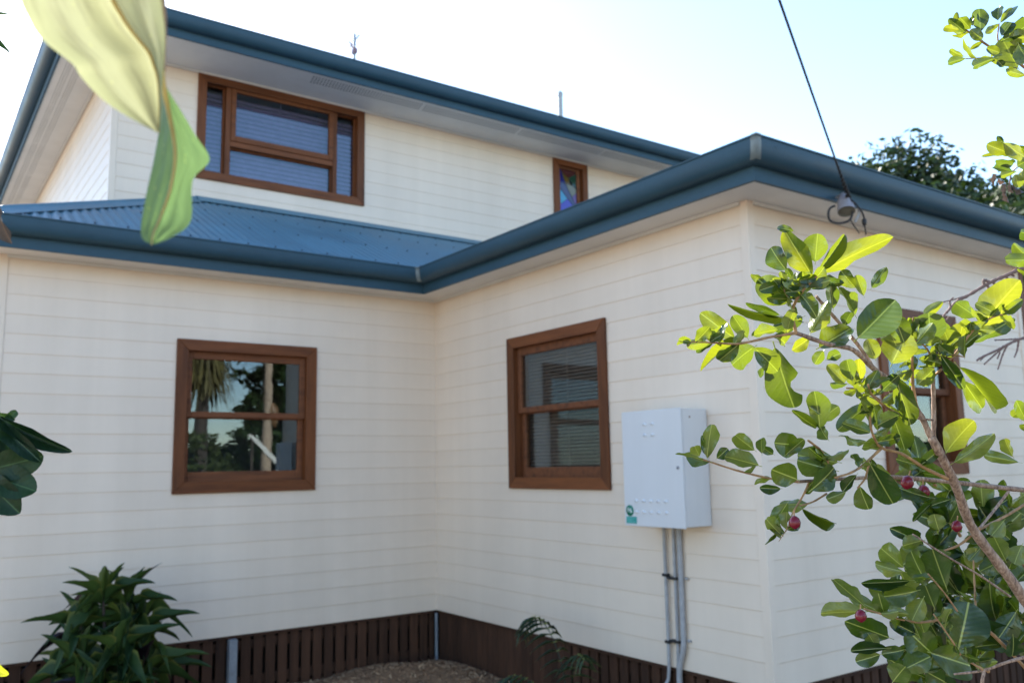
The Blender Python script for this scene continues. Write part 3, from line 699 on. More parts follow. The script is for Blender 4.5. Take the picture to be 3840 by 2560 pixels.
# text runs along -y, up +z, facing -x
me.transform(Matrix(((0, 0, -1, MX-.0022), (-1, 0, 0, c[1]), (0, 1, 0, c[2]), (0, 0, 0, 1))))
link_mesh('lettering', me, door)
mb = MB(); mb.lathe((MX, fy(0.93), fz(0.5)), (-1, 0, 0), [(0.010, 0), (0.010, .004), (0.0, .004)], 12); mb.build('lock', GALV, door)
mb = MB(); mb.lathe((-.17, MY1, MZ1-.05), (0, -1, 0), [(0.007, 0), (0.006, .003), (0, .004)], 8); mb.build('screw', mat_plain('rusty_screw', (.25, .14, .09)), mbx)

def conduit(pts, r, label, mat=PVC):
    o = empty('conduit', pts[-1], label, 'conduit', 'conduits under the meter box')
    mb = MB(); mb.tube(smoothpath(pts, 5), r, 12); mb.build('pipe', mat, o); return o
c1 = conduit([(-.035, -2.905, .875), (-.035, -2.905, .3), (-.036, -2.900, -.02), (-.05, -2.885, -.10), (-.10, -2.87, -.16), (-.12, -2.86, -.60)], .0108, 'thin grey conduit, left one of the three under the meter box')
c2 = conduit([(-.033, -2.985, .875), (-.033, -2.985, .25), (-.033, -2.978, .02), (-.03, -2.970, -.10), (-.03, -2.965, -.6)], .0108, 'thin grey conduit, middle one of the three under the meter box')
c3 = conduit([(-.035, -3.035, .875), (-.035, -3.035, .25), (-.036, -3.030, .13), (-.036, -2.995, .02), (-.033, -2.985, -.1), (-.033, -2.99, -.6)], .0175, 'thick grey conduit bending inward near the ground, right one of three')
for pr, zz in ((c1, .56), (c1, .155)):
    mb = MB(); mb.box((-.016, -2.885, zz-.009), (-.052, -2.925, zz+.009)); bevel(mb.build('clamp', BLACK, pr), .003)
for zz in (.545, .165):
    mb = MB(); mb.box((-.016, -2.926, zz-.008), (-.050, -3.006, zz+.008)); bevel(mb.build('clamp', BLACK, c2), .003)
for zz in (.55, .18):
    mb = MB(); mb.box((-.016, -3.058, zz-.007), (-.032, -3.085, zz+.007)); bevel(mb.build('clamp', PVC, c3), .003)

# ---- service cable with its insulator at the eave
PI_ = at_plane(3168, 760, 1, -4.05)
ins = empty('cable_insulator', PI_, 'grey porcelain cup insulator hanging under the gutter end of the overhead cable', 'insulator')
ax = Vector((-0.30, -0.30, -0.9)).normalized()
mb = MB(); mb.lathe(PI_-ax*0.045, ax, [(0.0, -.02), (0.022, -.018), (0.032, 0.0), (0.034, 0.02), (0.042, 0.03), (0.046, 0.07), (0.050, 0.105), (0.0495, 0.115)], 20); mb.build('cup', PORC, ins)
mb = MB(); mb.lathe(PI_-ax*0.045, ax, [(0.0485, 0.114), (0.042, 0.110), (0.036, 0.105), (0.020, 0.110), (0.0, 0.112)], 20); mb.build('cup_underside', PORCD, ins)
mb = MB(); b0 = PI_-ax*0.06; mb.tube([b0, b0+Vector((0, .03, .005)), (b0.x, -3.982, b0.z-.005)], 0.008, 8); mb.build('bracket', GALV, ins)
d0 = (PI_-CAM).dot(fwd)
P0 = at(3183, 742, d0-.02)
P1 = CAM+4.0*(at(2922, 0, 1)-CAM).normalized()
far = P0+(P1-P0)*11
cable = empty('overhead_cable', P0, 'black overhead power cable running from the eave insulator up across the sky', 'cable')
L_ = (far-P0); mb = MB()
pts = []
for i in range(61):
    t = i/60; t = t*t
    pts.append(P0+L_*t+Vector((0, 0, -0.9*t*(1-t)*1.0+0.9*t*(1-t)*(1 if t < .1 else 1))))
mb.tube(pts, 0.0058, 8); mb.build('cable_span', BLACK, cable)
d = L_.normalized(); mb = MB(); a_ = d.orthogonal().normalized(); b_ = d.cross(a_)
hel = [P0+d*(0.48*i/70)+(a_*math.cos(i*.9)+b_*math.sin(i*.9))*0.011*(1-i/90) for i in range(71)]
mb.tube(hel, [0.007*(1-.4*i/70) for i in range(71)], 6); mb.build('grip_wrap', BLACK, cable)
loop = [at(x, y, d0-dz) for x, y, dz in ((3186, 745, .03), (3205, 760, .06), (3218, 775, .05), (3235, 800, .03), (3243, 830, .02))]
mb = MB(); mb.tube(smoothpath(loop), 0.0055, 7); mb.lathe(at(3241, 833, d0-.02), Vector((0.0, 0, -1)), [(0, -.022), (.012, -.018), (.014, 0), (.010, .02), (0, .026)], 10)
mb.tube(smoothpath([at(3241, 840, d0-.02), at(3244, 858, d0-.01), at(3247, 880, d0+.03)]), 0.004, 6); mb.build('drip_lead', BLACK, cable)
loop = [at(x, y, d0-dz) for x, y, dz in ((3130, 772, .03), (3112, 782, .05), (3106, 803, .06), (3112, 826, .06), (3135, 836, .06), (3160, 836, .05), (3185, 826, .04), (3195, 806, .03), (3197, 782, .03), (3204, 765, .03))]
mb = MB(); mb.tube(smoothpath(loop), 0.0068, 8); mb.tube(smoothpath([at(3190, 826, d0-.04), at(3205, 850, d0), at(3222, 874, d0+.1)]), 0.004, 6); mb.build('cable_loop', BLACK, cable)
mb = MB(); mb.tube(smoothpath([at(3220, 778, d0-.03), at(3222, 800, d0-.02), at(3212, 822, d0-.02), at(3207, 834, d0-.02)]), 0.008, 8); mb.build('cable_clip', PVC, cable)
pole = empty('power_pole', (far.x, far.y, -0.52), 'timber power pole carrying the overhead cable', 'pole')
mb = MB(); mb.tube([(far.x, far.y, -.6), (far.x, far.y, far.z+.8)], [.16, .12], 12); mb.build('shaft', TRUNKD, pole)
mb = MB(); mb.box((far.x-.9, far.y-.06, far.z+.2), (far.x+.9, far.y+.06, far.z+.32)); mb.build('crossarm', TRUNKD, pole)

# ------------------------------------------------------------------ leaves
def leaf_mesh(name, mat, shape, bend=0.0, fold=0.15, wave=0.0, notch=0.0, n=12, mcross=6, twist=0.0, bite=None, seed=0):
    "unit leaf: y 0..1, x -0.5..0.5, face +z"
    r_ = random.Random(seed); mb = MB(); vs2 = []; fs2 = []; ph = r_.uniform(0, 6)
    for j in range(n+1):
        t = .5-.5*math.cos(math.pi*j/n); w = max(shape(t), 0.004)
        for i in range(mcross+1):
            s_ = (i/mcross*2-1)
            ww = w*0.5
            if bite and s_*bite[0] > 0 and abs(t-bite[1]) < bite[2]:
                ww *= 1-bite[3]*math.sqrt(max(0, 1-((t-bite[1])/bite[2])**2))
            x = s_*ww
            z = fold*abs(x) + bend*(-(t**2)) + wave*math.sin(t*11+ph+(1.5 if s_ > 0 else 0))*abs(s_)**2*w
            y = t - notch*max(0, 1-abs(s_)*2.2)*(t**8)
            a = twist*t; x, z = x*math.cos(a)-z*math.sin(a)*.0, z+x*math.sin(a)
            vs2.append((x, y, z))
    W_ = mcross+1
    fs2 = [(j*W_+i, j*W_+i+1, (j+1)*W_+i+1, (j+1)*W_+i) for j in range(n) for i in range(mcross)]
    mb.add(vs2, fs2, True); mb.uv = [(v[0]+.5, v[1]) for v in vs2]
    # leaf stalk
    mb.tube([(0, -0.10, 0.012), (0, 0.0, 0.0), (0, 0.10, -0.004)], [0.016, 0.014, 0.006], 5, False)
    mb.uv += [(.5, 0)]*(len(mb.v)-len(mb.uv))
    return mb.mesh(name, mat)
obov = lambda t: 2*math.sqrt(t**1.25*(1-t**1.25))*min(1, (t/.35))**.22 if 0 < t < 1 else 0.0
oval = lambda t: (2*math.sqrt(t*(1-t)))**1.02 if 0 < t < 1 else 0.0
blade = lambda t: min(1, (t/0.30)**0.7)*min(1, ((1-t)/0.62))**0.85 if 0 < t < 1 else 0.0
rr_ = random.Random(5)
LV = [leaf_mesh('leaf', LEAF, oval if i == 2 else obov, bend=b, fold=f, wave=w, notch=nn, twist=tw, seed=i) for i, (b, f, w, nn, tw) in enumerate(
    ((0.10, .38, .07, 0, .15), (0.24, .30, .09, 0, -.25), (-0.14, .42, .07, 0, .25), (0.32, .35, .10, 0.05, .2), (0.16, .45, .06, 0, -.15), (0.04, .32, .10, 0, .6), (0.42, .38, .10, 0, -.5), (0.20, .5, .12, 0, .45), (-0.22, .30, .12, 0, -.4)))]
L_BITE = leaf_mesh('leaf', LEAF, obov, bend=.14, fold=.22, wave=.05, bite=(-1, .62, .13, .75), n=22, mcross=8, seed=20)
L_HEART = leaf_mesh('leaf', LEAF, obov, bend=.05, fold=.2, wave=.03, notch=0.16, mcross=8, seed=21)
L_CURL = leaf_mesh('leaf', LEAF, oval, bend=.34, fold=.7, wave=.05, seed=22)

def put_leaf(parent, me, base, tip, width, roll=0.0, under=False, name='leaf', view=None, into=None):
    d = tip-base; L = d.length; d = d/L
    n = ((CAM if view is None else view)-(base+tip)/2); n = (n-d*n.dot(d)).normalized()
    n = Matrix.Rotation(roll, 3, d) @ n
    if under: n = -n
    s_ = d.cross(n).normalized()
    mw = Matrix((s_*width, d*L, n*L)).transposed().to_4x4(); mw.translation = base
    if into is not None:
        uv = [None]*len(me.vertices)
        for lp, du in zip(me.loops, me.uv_layers[0].data): uv[lp.vertex_index] = tuple(du.uv)
        into.uv = (into.uv or []) + [u or (.5, 0) for u in uv]
        into.add([mw @ v.co for v in me.vertices], [tuple(p.vertices) for p in me.polygons], True); return None
    return link_mesh(name, me, parent, mw)

# ------------------------------------------------------------------ fruiting shrub, branches given by where they stand
shrub = empty('fruiting_shrub', at(4300, 3300, 1.45).to_3d(), 'glossy green leaved shrub with dark red berries in the right foreground', 'shrub')
shrub.location.z = -0.52
nleaf = 0; twigpts = []
def branch(pts, r0, r1, name='branch', mat=BARK, seg=9, parent=None):
    P3 = smoothpath([at(*p) for p in pts], 5); n = len(P3); mb = MB()
    dm = sum(p[2] for p in pts)/len(pts)
    mb.tube(P3, [(0.58*(r0+(r1-r0)*i/(n-1))*dm/FPX)*(1+.10*math.sin(i*2.1)) for i in range(n)], seg)
    mb.build(name, mat, parent or shrub)
    if mat is TWIG: twigpts.extend(P3[2:])
foot = Vector(shrub.location)
tp = [at(3840, 2247, 1.22), at(3735, 2100, 1.20), at(3640, 1968, 1.18), at(3583, 1818, 1.15), at(3508, 1668, 1.12), at(3493, 1642, 1.12)]
mb = MB(); p1 = tp[0]+(tp[0]-tp[3])*1.2; foot = Vector((p1.x+.25, p1.y-.05, -.52)); shrub.location = foot
pth = smoothpath([foot, foot+(p1-foot)*.5+Vector((.04, 0, 0)), p1, *tp], 5)
mb.tube(pth, [(0.0082-.0030*i/len(pth))*(1+.06*math.sin(i*1.7)) for i in range(len(pth))], 12); mb.build('trunk', BARK, shrub)
for pts, r0, r1, mt in (
    ([(3493, 1642, 1.12), (3445, 1545, 1.11), (3370, 1455, 1.09), (3275, 1381, 1.07), (3197, 1310, 1.05), (3106, 1290, 1.03), (2985, 1248, 1.0)], 21, 13, BARK),
    ([(3410, 1560, 1.11), (3360, 1490, 1.10), (3290, 1400, 1.09), (3215, 1290, 1.08), (3106, 1163, 1.06), (3060, 1110, 1.05)], 16, 9, BARK),
    ([(2985, 1248, 1.0), (2895, 1262, .99), (2773, 1288, .97), (2680, 1285, .96), (2591, 1281, .95)], 11, 4, TWIG),
    ([(2591, 1281, .95), (2580, 1300, .95)], 4, 4, TWIGG),
    ([(2985, 1248, 1.0), (2972, 1163, 1.0), (3010, 1090, .99), (3063, 1036, .98)], 11, 8, TWIG),
    ([(2972, 1163, 1.0), (2950, 1110, 1.0), (2930, 1060, 1.0)], 7, 4, TWIG),
    ([(3500, 1660, 1.12), (3502, 1560, 1.12), (3500, 1460, 1.12), (3496, 1345, 1.12)], 16, 12, BARK),
    ([(3496, 1345, 1.12), (3560, 1350, 1.1), (3651, 1236, 1.1), (3720, 1190, 1.09), (3780, 1175, 1.09)], 9, 5, TWIG),
    ([(3500, 1410, 1.12), (3530, 1385, 1.1)], 9, 8, TWIG),
    ([(3496, 1345, 1.12), (3470, 1300, 1.10), (3428, 1272, 1.08)], 7, 4, TWIG),
    ([(3500, 1335, 1.12), (3560, 1330, 1.10), (3618, 1338, 1.08)], 6, 4, TWIG),
    ([(3440, 1545, 1.13), (3424, 1450, 1.13), (3421, 1380, 1.13), (3421, 1290, 1.13), (3425, 1190, 1.12)], 13, 6, TWIG),
    ([(3500, 1575, 1.11), (3440, 1568, 1.11)], 7, 6, BARK),
    ([(3554, 1795, 1.14), (3470, 1755, 1.13), (3380, 1700, 1.11), (3305, 1678, 1.10), (3270, 1620, 1.08), (3262, 1560, 1.07)], 13, 6, TWIG),
    ([(3305, 1680, 1.10), (3240, 1740, 1.08), (3190, 1772, 1.06), (3130, 1790, 1.05)], 10, 6, TWIG),
    ([(3260, 1730, 1.08), (3245, 1790, 1.08), (3215, 1830, 1.08)], 8, 5, TWIG),
    ([(3300, 1500, 1.10), (3240, 1460, 1.08), (3175, 1455, 1.06)], 7, 5, TWIG),
    ([(3395, 1565, 1.10), (3330, 1530, 1.08), (3270, 1480, 1.06), (3255, 1440, 1.05)], 9, 6, TWIG),
    ([(3900, 1842, 1.30), (3760, 1828, 1.27), (3582, 1808, 1.22), (3355, 1788, 1.16), (3138, 1796, 1.10), (2990, 1805, 1.07)], 19, 9, BARK),
    ([(2990, 1805, 1.07), (2893, 1794, 1.05), (2760, 1762, 1.02), (2637, 1722, 1.0)], 9, 5, TWIG),
    ([(3035, 1806, 1.08), (3010, 1860, 1.07), (2973, 1922, 1.06), (2955, 1975, 1.05), (2920, 2030, 1.05)], 8, 2, TWIG),
    ([(3100, 1850, 1.08), (3050, 1880, 1.07), (3000, 1895, 1.06)], 7, 5, TWIG),
    ([(3030, 1650, 1.06), (3080, 1690, 1.07), (3110, 1740, 1.08), (3140, 1795, 1.1)], 7, 8, TWIG),
    ([(3674, 1979, 1.2), (3600, 2040, 1.19), (3537, 2065, 1.18), (3480, 2090, 1.17)], 9, 5, TWIG),
    ([(3423, 2002, 1.1), (3560, 2090, 1.13), (3680, 2160, 1.16), (3788, 2235, 1.19)], 5, 8, BARK),
    ([(3860, 1880, 1.33), (3760, 1940, 1.28), (3660, 1990, 1.21)], 9, 9, TWIG),
    ([(3782, 1842, 1.27), (3730, 1910, 1.25), (3674, 1979, 1.21)], 9, 8, BARK),
    ([(3900, 2560, 1.25), (3690, 2350, 1.2), (3560, 2320, 1.15), (3446, 2332, 1.12), (3340, 2310, 1.1), (3240, 2281, 1.08)], 12, 5, TWIG),
    ([(3930, 2440, 1.05), (3780, 2480, 1.06), (3690, 2512, 1.07), (3577, 2526, 1.08)], 12, 7, BARK),
    ([(3690, 2512, 1.07), (3610, 2460, 1.07), (3570, 2400, 1.06), (3500, 2300, 1.06)], 8, 4, TWIG),
    ([(3690, 2512, 1.07), (3685, 2600, 1.07), (3720, 2900, 1.15)], 10, 14, BARK),
    ([(3650, 2100, 1.2), (3655, 2200, 1.18), (3660, 2300, 1.16)], 5, 7, TWIG),
    ([(3590, 2290, 1.1), (3540, 2220, 1.08), (3480, 2150, 1.06)], 6, 4, TWIG),
    ([(4200, 700, 1.35), (4000, 420, 1.3), (3850, 260, 1.27), (3705, 172, 1.25), (3625, 115, 1.24), (3602, 103, 1.24)], 12, 4, TWIG),
    ([(3765, 218, 1.26), (3690, 218, 1.25), (3620, 221, 1.24)], 5, 3, TWIG),
    ([(3860, 270, 1.28), (3750, 170, 1.26), (3746, 90, 1.25)], 6, 4, TWIG),
    ([(4200, 800, 1.35), (3990, 640, 1.28), (3860, 600, 1.24), (3790, 575, 1.22), (3770, 560, 1.22)], 10, 4, TWIG),
    ([(4100, 1500, 1.4), (3980, 1230, 1.3), (3900, 1060, 1.27), (3840, 985, 1.25)], 9, 5, TWIG),
    ([(3900, 1842, 1.3), (4050, 1900, 1.4), (4180, 2300, 1.45)], 19, 22, BARK),
    ([(4180, 1500, 1.4), (4200, 1100, 1.4), (4200, 700, 1.37)], 16, 13, BARK), ([(4230, 2500, 1.45), (4200, 1900, 1.42), (4180, 1500, 1.4)], 20, 16, BARK)):
    branch(pts, r0, r1, 'branch', mt)
def px(ox, oy, sc, p): return (ox+p[0]/sc, oy+p[1]/sc)
def depth_at(x, y):
    d = 0.97 + 0.14*min(1, max(0, (x-2600)/900))
    if y > 1850: d += 0.03
    if x > 3600: d += 0.08
    return d
def leaf_px(b, t, w, fl, ox, oy, sc, rn):
    global nleaf
    B = px(ox, oy, sc, b); T = px(ox, oy, sc, t); d_ = depth_at(*B)+rn.uniform(-.02, .02)
    Lp = math.hypot(T[0]-B[0], T[1]-B[1])
    dd = rn.uniform(-.30, .30)*Lp*d_/FPX*(1 if w < 105 else .45)
    b3 = at(*B, d_); t3 = at(*T, d_+dd)
    wd = w/sc*d_/FPX*1.16; t3 = b3+(t3-b3)*1.08
    me = rn.choice(LV if w < 105 else (LV[0], LV[1], LV[5]))
    if 'b' in fl: me = L_BITE
    if 'h' in fl: me = L_HEART
    if 'c' in fl: me = L_CURL
    put_leaf(shrub, me, b3, t3, wd, rn.uniform(-.45, .45), 'u' in fl); nleaf += 1
LA = [(900,385,740,125,150,'t'),(945,370,1305,165,130,'u'),(920,300,930,140,130,'u'),(740,350,640,230,110,'t'),(945,350,1110,145,70,'tc'),(785,110,690,85,45,'t'),(740,560,590,420,160,'t'),
 (770,540,575,455,70,'t'),(775,400,745,345,40,'t'),(605,420,530,385,50,'t'),(900,470,1090,400,80,'t'),(1170,460,1080,370,80,'t'),(1270,460,1345,360,65,'u'),(1220,510,1180,390,60,'u'),(1030,590,1020,440,75,'u'),
 (1166,630,1080,450,95,'u'),(890,740,990,560,115,'u'),(1185,770,1400,560,205,'uh'),(700,630,505,560,55,'t'),(720,640,430,600,45,'tc'),(420,770,230,640,105,'t'),(500,770,420,640,90,'u'),(290,795,240,735,38,'t'),
 (440,790,225,925,50,'tc'),(290,800,190,850,36,'t'),(545,825,400,920,140,'u'),(540,830,690,965,110,'t'),(670,830,765,1190,195,'tb'),(600,950,580,1010,42,'u'),(690,720,530,745,85,'u'),(840,640,670,700,85,'u'),
 (880,775,790,840,75,'t'),(945,830,1130,715,180,'t'),(970,850,920,925,65,'u'),(990,905,1070,860,60,'t'),(1100,1050,995,950,85,'u'),(1150,1035,1115,910,85,'u'),(1200,1050,1180,900,80,'u'),(1240,1090,1300,980,75,'u'),
 (1290,900,1240,790,95,'u'),(1395,930,1480,750,175,'u'),(1640,810,1620,630,175,'uh'),(1800,830,1830,690,115,'uh'),(1430,840,1370,700,145,'u'),(1685,850,1720,690,85,'u'),(1940,710,2130,450,185,'u'),(1600,625,1690,560,55,'uc'),
 (1920,640,1795,560,85,'u'),(1980,700,2170,715,65,'u'),(1900,800,2130,660,85,'u'),(1800,870,1920,720,55,'t'),(1700,880,1830,1070,75,'t'),(1830,1030,1955,1210,100,'t'),(1810,950,2090,1240,85,'tc'),(1410,1000,1510,1290,115,'t'),
 (1550,1060,1640,980,95,'u'),(950,1340,930,1110,115,'u'),(1270,1160,1070,1330,95,'u'),(955,1280,1040,1200,90,'u'),(1180,1240,1265,1180,70,'t'),(1305,1340,1290,1170,85,'t'),(1370,1180,1480,1450,120,'t'),(1260,1355,1100,1310,85,'u'),
 (1310,1310,1410,1250,95,'u'),(925,1325,770,1220,42,'t'),(1780,1540,2005,1400,95,'u'),(1730,1480,1865,1290,155,'u'),(1060,1540,830,1510,100,'u'),(830,1430,690,1430,135,'t'),(545,1465,425,1375,85,'u'),(590,1485,580,1385,62,'u'),
 (570,1560,375,1500,110,'u'),(205,1512,65,1490,45,'u'),(205,1502,170,1440,65,'u'),(250,1515,262,1335,75,'u'),(310,1515,375,1460,62,'t'),(260,1500,225,1400,50,'t'),(1240,1412,1060,1400,72,'u'),(2145,1505,2085,1400,55,'u'),
 (2180,1540,1955,1490,62,'u'),(2210,1190,2150,1260,70,'t'),(2230,1290,2160,1160,70,'t'),(2250,1330,2190,1310,50,'t'),(1120,1055,1015,1060,35,'u'),(1540,810,1640,690,120,'u'),(1760,860,1730,720,120,'u'),(1470,800,1420,660,110,'t'),
 (1100,700,1130,610,60,'u'),(1010,680,960,640,60,'t'),(1560,900,1700,920,70,'t'),(1330,1100,1420,1010,80,'t'),(660,1490,580,1440,50,'t'),(950,1240,890,1200,60,'t'),(740,1490,840,1400,70,'t'),(1000,1400,940,1330,70,'u'),
 (2300,330,2150,200,60,'u'),(2330,150,2190,120,60,'u'),(2290,290,2140,290,80,'u')]
LB_ = [(860,170,705,110,150,'t'),(950,240,1112,110,145,'t'),(1340,70,1490,335,155,'t'),(1270,215,1320,360,105,'t'),(1250,140,1160,240,62,'t'),(1110,110,870,55,112,'u'),(795,325,700,475,105,'u'),(890,360,1120,490,62,'tc'),
 (750,230,625,230,55,'t'),(745,490,660,590,25,'t'),(1180,250,1060,300,65,'u'),(1760,310,1630,430,42,'t'),(1745,290,1535,250,70,'t'),(1870,300,1745,340,55,'t'),(1690,600,1530,500,82,'t'),(1690,570,1560,600,95,'u'),(1560,750,1400,610,120,'u'),
 (1560,775,1370,740,95,'u'),(1720,870,1590,640,135,'u'),(1840,880,1750,640,150,'u'),(1600,835,1310,860,62,'t'),(1650,900,1460,950,115,'t'),(1300,1000,1110,835,105,'u'),(1300,1040,1028,1040,105,'u'),(1420,1050,1220,950,72,'u'),(1430,1045,1395,935,92,'t'),
 (1465,1210,1200,1110,125,'t'),(1640,1185,1490,1110,90,'t'),(1920,1280,1990,1010,265,'t'),(1770,1335,1610,1190,180,'t'),(1740,1310,1985,1390,195,'t'),(1455,1280,1230,1290,65,'t'),(1405,1320,1258,1370,85,'t'),(1690,950,1615,1085,110,'u'),
 (1760,1010,1700,860,120,'u'),(2010,760,2040,640,100,'u'),(2230,700,2160,560,110,'u'),(2340,600,2280,720,100,'u'),(2300,1040,2200,1200,130,'u'),(2280,1200,2290,1340,100,'t'),(1560,1420,1720,1340,130,'u'),(1490,1500,1560,1400,140,'u'),
 (1700,1440,1760,1340,110,'u'),(1830,1500,1720,1440,130,'t'),(2080,600,2000,700,80,'u'),(1790,500,1760,410,100,'u'),(1960,640,2060,680,120,'t'),(2220,440,2140,540,100,'u'),(1660,1060,1690,1180,80,'u'),(1560,1290,1440,1320,80,'t'),(1330,1190,1380,1270,90,'u')]
LC = [(2050,210,2045,60,92,'t'),(1910,195,1818,180,40,'u'),(1950,210,1850,130,60,'t'),(1985,190,1920,110,60,'t'),(1960,225,1875,230,40,'t'),(2000,170,1990,110,40,'t'),(2165,135,2162,40,65,'t'),(2180,150,2258,55,52,'t'),(2190,235,2245,165,75,'t'),
 (2295,440,2195,265,125,'u'),(2150,380,1995,435,55,'u'),(2175,345,2095,320,50,'t'),(1955,385,1838,410,45,'u'),(1945,370,1848,335,36,'u'),(2022,382,1930,285,45,'u'),(2180,275,2350,180,85,'t'),(2345,495,2215,465,55,'u'),(2300,290,2350,420,90,'u'),
 (2060,260,1990,200,60,'u'),(2350,350,2290,280,80,'t'),(2200,440,2170,400,40,'t'),(2380,240,2260,260,90,'u'),(2232,1000,2105,950,80,'t'),(2222,1012,2072,1018,30,'t'),(2200,935,2350,1035,95,'u'),(2270,1062,2150,1035,65,'t'),(2290,1085,2355,1050,95,'t'),(2262,1125,2140,1085,52,'u'),
 (2280,1140,2295,1220,60,'u'),(2200,930,2165,900,35,'t'),(2290,1120,2180,1150,40,'u'),(2330,1100,2330,1210,70,'u'),(2390,1010,2300,960,90,'t')]
rn = random.Random(21)
for data, args in ((LA, (2500, 800, 1.6507)), (LB_, (2500, 1700, 1.7552)), (LC, (2500, 0, 1.7425))):
    for bx_, by_, tx_, ty_, w_, fl in data: leaf_px((bx_, by_), (tx_, ty_), w_, fl, *args, rn)
# leafy twigs deeper in the shrub, lower right
CL = [(3690,1930,1.35),(3790,1900,1.38),(3560,1960,1.32),(3500,2060,1.33),(3620,2080,1.36),(3740,2010,1.34),(3800,2080,1.3),(3700,2200,1.36),(3600,2230,1.32),(3500,2330,1.3),(3620,2380,1.34),(3740,2330,1.33),(3810,2420,1.25),
      (3420,2420,1.28),(3560,2470,1.3),(3480,2540,1.26),(3660,2480,1.34),(3800,2200,1.4),(3400,2260,1.3),(3350,1800,1.25),(3450,1770,1.28),(3830,2320,1.35),(3560,1840,1.36)]
FILL = MB()
rn = random.Random(8)
for cx_, cy_, dd_ in CL:
    b0 = at(cx_+rn.uniform(20, 60), cy_+rn.uniform(30, 80), dd_+.02); b1 = at(cx_, cy_, dd_)
    mb = MB(); mb.tube([b0, (b0+b1)/2+Vector((0, 0, .004)), b1], [.0028, .0022, .0016], 6); mb.build('branch', TWIG, shrub)
    for k in range(rn.choice((6, 7, 8))):
        a = rn.uniform(0, 6.283); Lp = rn.uniform(80, 140)
        T = (cx_+Lp*math.cos(a)-25, cy_+Lp*math.sin(a)*.8-25)
        put_leaf(shrub, rn.choice(LV), b1, at(*T, dd_+rn.uniform(-.03, .03)), Lp*rn.uniform(.45, .62)*dd_/FPX, rn.uniform(-.9, .9), rn.random() < .35, into=FILL if nleaf >= 296 else None); nleaf += 1
rn = random.Random(14)
for k in range(110):
    b1 = rn.choice(twigpts); a = rn.uniform(0, 6.283); Lp = rn.uniform(.014, .034)
    tdir = (right*math.cos(a)+upv*math.sin(a)*.9+upv*.25+fwd*rn.uniform(-.6, .6)).normalized()
    put_leaf(shrub, rn.choice(LV), b1, b1+tdir*Lp, Lp*rn.uniform(.40, .60), rn.uniform(-1.0, 1.0), rn.random() < .35, into=FILL)
hi = [p for p in twigpts if p.z > 1.27 and (p-CAM).dot(fwd) < 1.2]
for k in range(60):
    b1 = rn.choice(hi); a = rn.uniform(0.2, 3.6); Lp = rn.uniform(.013, .030)
    tdir = (right*math.cos(a)+upv*math.sin(a)+fwd*rn.uniform(-.7, .7)).normalized()
    put_leaf(shrub, rn.choice(LV), b1, b1+tdir*Lp, Lp*rn.uniform(.42, .62), rn.uniform(-1.1, 1.1), rn.random() < .4, into=FILL)
FILL.build('small_leaves', LEAF, shrub, kind='stuff')
# berries
def berry(x, y, d_, rpx):
    mb = MB(); c_ = at(x, y, d_); r_ = .86*rpx*d_/FPX; axis = Vector((rn.uniform(-.3, .3), rn.uniform(-.3, .3), -1)).normalized()
    mb.lathe(c_, axis, [(0, -r_*1.12), (r_*.35, -r_*1.05), (r_*.78, -r_*.66), (r_, 0), (r_*.88, r_*.52), (r_*.55, r_*.88), (r_*.30, r_*1.0), (r_*.26, r_*1.08), (r_*.18, r_*.98), (0, r_*.95)], 18)
    b = mb.build('berry', BERRY, shrub)
    mb = MB(); mb.tube([c_-axis*r_, c_-axis*r_*1.8+Vector((.001, 0, .001))], .0009, 5); mb.build('berry_stalk', TWIG, b)
for q in ((2980, 1958, 1.03, 26), (3588, 1972, 1.15, 23), (3228, 2308, 1.07, 25), (3402, 1808, 1.14, 28), (3465, 1842, 1.16, 26)): berry(*q)

# ------------------------------------------------------------------ large hanging leaves, top left, close to the lens
def ribbon_leaf(name, L, Mi, Rr, d_edge, d_mid, mat, parent, m=10, valley=0.0, ripple=1.0):
    "leaf surface through a left edge, a midrib and a right edge, in unit-like own coordinates for its material"
    n = len(L)*3
    Ls = smoothpath([at(x, y, d) for (x, y), d in zip(L, d_edge[0])], 4); Ms = smoothpath([at(x, y, d) for (x, y), d in zip(Mi, d_mid)], 4); Rs = smoothpath([at(x, y, d) for (x, y), d in zip(Rr, d_edge[1])], 4)
    n = len(Ls); cs = []
    base, tip = Ms[0], Ms[-1]
    for j in range(n):
        row = [Ls[j]+(Ms[j]-Ls[j])*(i/m) for i in range(m)] + [Ms[j]+(Rs[j]-Ms[j])*(i/m) for i in range(m+1)]
        vdir = (CAM-Ms[j]).normalized()
        for i, p in enumerate(row):
            s_ = (i/m-1); wv = 0.0022*ripple*math.sin(s_*13+j*.05)*min(1, j/n*3)*(1-abs(s_)**4)-valley*max(0, 1-abs(s_+.04)/.30)*min(1, j/n*2)
            row[i] = p+vdir*wv
        cs.append(row)
    # material coordinates: store a matching unit layout by scaling the object frame
    d = (tip-base); Ln = d.length; d.normalize(); nrm = (CAM-(base+tip)/2); nrm = (nrm-d*nrm.dot(d)).normalized(); s_ = d.cross(nrm).normalized()
    wmax = max((row[0]-row[-1]).length for row in cs)
    fr = Matrix((s_*wmax, d*Ln, nrm*Ln)).transposed().to_4x4(); fr.translation = base; inv = fr.inverted()
    mb = MB(); Wn = 2*m+1
    mb.add([inv @ p for row in cs for p in row], [(j*Wn+i, j*Wn+i+1, (j+1)*Wn+i+1, (j+1)*Wn+i) for j in range(n-1) for i in range(2*m)], True)
    mb.uv = [(i/(2*m), j/(n-1)) for j in range(n) for i in range(Wn)]
    me = mb.mesh(name, mat); o = link_mesh(name, me, parent, fr)
    rib = MB(); rib.tube([p+(CAM-p).normalized()*.0007 for p in Ms], [max(.0003, .0013*(1-.75*j/n)) for j in range(n)], 6); r_ = rib.build('midrib', RIBM, o)
    return o
